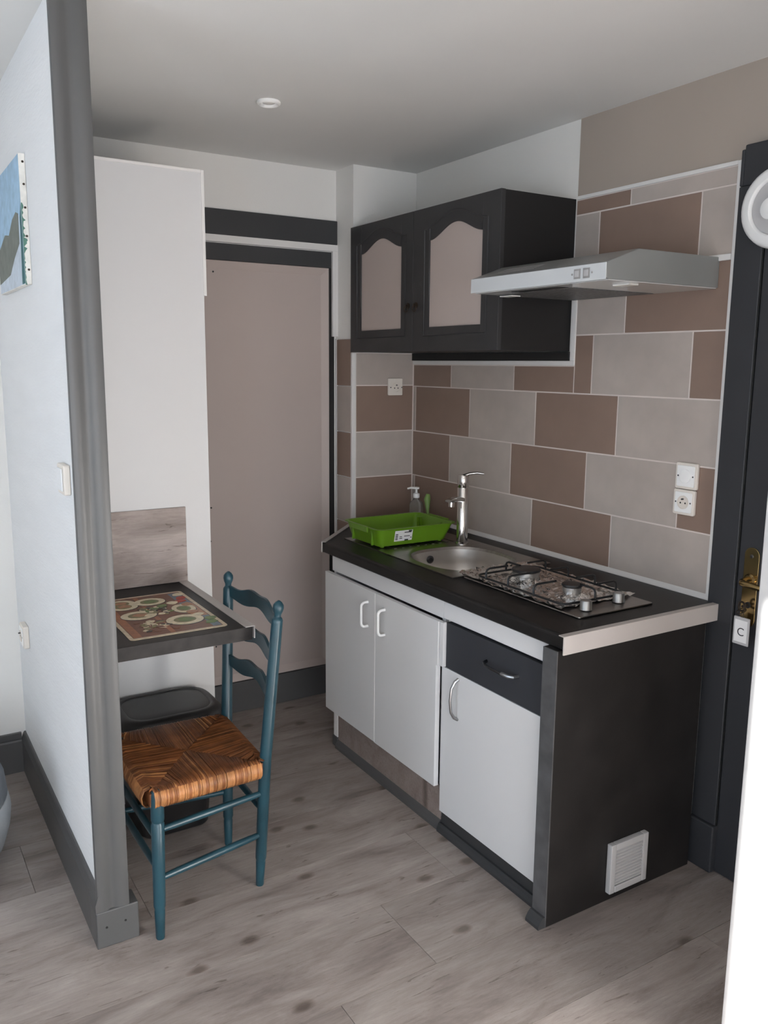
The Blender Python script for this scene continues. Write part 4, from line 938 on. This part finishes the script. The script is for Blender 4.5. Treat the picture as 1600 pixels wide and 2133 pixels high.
def stretcher(a, b, r=0.0105): obj('stretcher', tube(B(), [a, lerp(a, b, .15), lerp(a, b, .5), lerp(a, b, .85), b], [r * .8, r, r * 1.1, r, r * .8], 10), M['teal'], ch, smooth=True)
for z in (0.325, 0.180): stretcher(fleg(fn, z), at_(near, z + 0.004)); stretcher(fleg(ff, z), at_(far, z + 0.004))
for z in (0.295, 0.205): stretcher(fleg(fn, z), fleg(ff, z), 0.010)
stretcher(at_(near, 0.265), at_(far, 0.265), 0.010)
def rail(a, b): obj('seat_rail', tube(B(), [a, b], 0.0125, 10), M['teal'], ch, smooth=True)
rail(fleg(fn, 0.405), at_(near, 0.405)); rail(fleg(ff, 0.405), at_(far, 0.405)); rail(fleg(fn, 0.405), fleg(ff, 0.405)); rail(at_(near, 0.405), at_(far, 0.405))
for zc in (0.872, 0.755, 0.640):
    a = at_(far, zc); b = at_(near, zc); n = 24; bm = B(); rings = []
    for k in range(n + 1):
        t = k / n; p = lerp(a, b, t); bow = 0.030 * math.sin(math.pi * t)
        wv = 0.5 - 0.5 * math.cos(2 * math.pi * t)
        top = 0.016 + 0.016 * wv + 0.004 * math.cos(6 * math.pi * t); bot = -0.021 + 0.003 * wv + 0.007 * math.cos(4 * math.pi * t) - 0.004
        x = p[0] + bow
        rings.append([(x - 0.005, p[1], zc + bot), (x + 0.005, p[1], zc + bot), (x + 0.005, p[1], zc + top), (x - 0.005, p[1], zc + top)])
    loft(bm, rings); obj('slat', bm, M['teal'], ch, 0.0015)
# rush seat : strands wrapped over the four rails
FN, BN, BF, FF = Vector((-1.700, -1.238, 0)), Vector((-1.337, -1.222, 0)), Vector((-1.322, -0.820, 0)), Vector((-1.704, -0.802, 0))
O_ = (FN + BN + BF + FF) / 4
bm = B()
for (A, Bq) in ((FN, BN), (BN, BF), (BF, FF), (FF, FN)):
    n = 64; out = (Bq - A).normalized(); outn = Vector((out.y, -out.x, 0))
    if (A - O_).dot(outn) < 0: outn = -outn
    tw = (Bq - A).length / n
    for k in range(n):
        t = (k + 0.5) / n
        inset = 0.045
        tt = inset + (1 - 2 * inset) * t
        P = A + (Bq - A) * tt
        Q = A + (O_ - A) * (2 * t) if t < 0.5 else Bq + (O_ - Bq) * (2 - 2 * t)
        jit = random.uniform(-0.0018, 0.0018); w2 = tw * 0.56 * random.uniform(0.9, 1.15)
        zt2 = 0.450 + random.uniform(0, 0.004)
        dist = (Q - P).length
        path = [(P - outn * 0.030, 0.398), (P + outn * 0.001, 0.396), (P + outn * 0.011, 0.408), (P + outn * 0.013, 0.428), (P + outn * 0.006, 0.446), (P - outn * 0.014, zt2)]
        if dist > 0.035: path += [(P.lerp(Q, 0.5), zt2 - 0.004), (Q, zt2 - 0.009)]
        else: path += [(Q, zt2 - 0.004)]
        prev = None; rv = random.random(); tone = 0 if rv < 0.66 else (1 if rv < 0.94 else 2); tone_e = 1 if random.random() < 0.4 else 2
        for q, (p2, z) in enumerate(path):
            side = out * w2
            up = Vector((0, 0, 0.0035)) if q >= 4 else outn * 0.003
            vs = [bm.verts.new((p2.x - side.x + out.x * jit, p2.y - side.y + out.y * jit, z)), bm.verts.new((p2.x + up.x + out.x * jit, p2.y + up.y + out.y * jit, z + up.z)), bm.verts.new((p2.x + side.x + out.x * jit, p2.y + side.y + out.y * jit, z))]
            if prev:
                mi = (tone_e if q <= 4 else tone)
                for s2 in range(2):
                    f = bm.faces.new((prev[s2], prev[s2 + 1], vs[s2 + 1], vs[s2])); f.material_index = mi; f.smooth = True
            prev = vs
core = [(p.x * 0.97 + O_.x * 0.03, p.y * 0.97 + O_.y * 0.03) for p in (FN, BN, BF, FF)]
prism(bm, core, 'z', 0.400, 0.440)
obj('seat', bm, [M['rush_dark'], M['rush_mid'], M['rush_light']], ch, label='woven golden-brown rush seat')

# ------------------------------------------------------------------ grey pouf at the left edge
pf = thing('grey_pouf', 'rounded grey fabric pouf on the floor at the left picture edge', 'pouf', (-2.275, -0.55, 0))
obj('base', lathe(B(), [(0.20, 0.0), (0.235, 0.012), (0.272, 0.07), (0.293, 0.14), (0.298, 0.19), (0.292, 0.226), (0.288, 0.230)], (-2.275, -0.55, 0), 'z', 48), M['pouf'], pf, smooth=True, label='light grey lower part')
obj('cushion', lathe(B(), [(0.285, 0.231), (0.290, 0.240), (0.284, 0.30), (0.262, 0.36), (0.22, 0.395), (0.12, 0.405), (0.01, 0.405)], (-2.275, -0.55, 0), 'z', 48), M['pouf_dark'], pf, smooth=True, label='slate grey seat cushion')
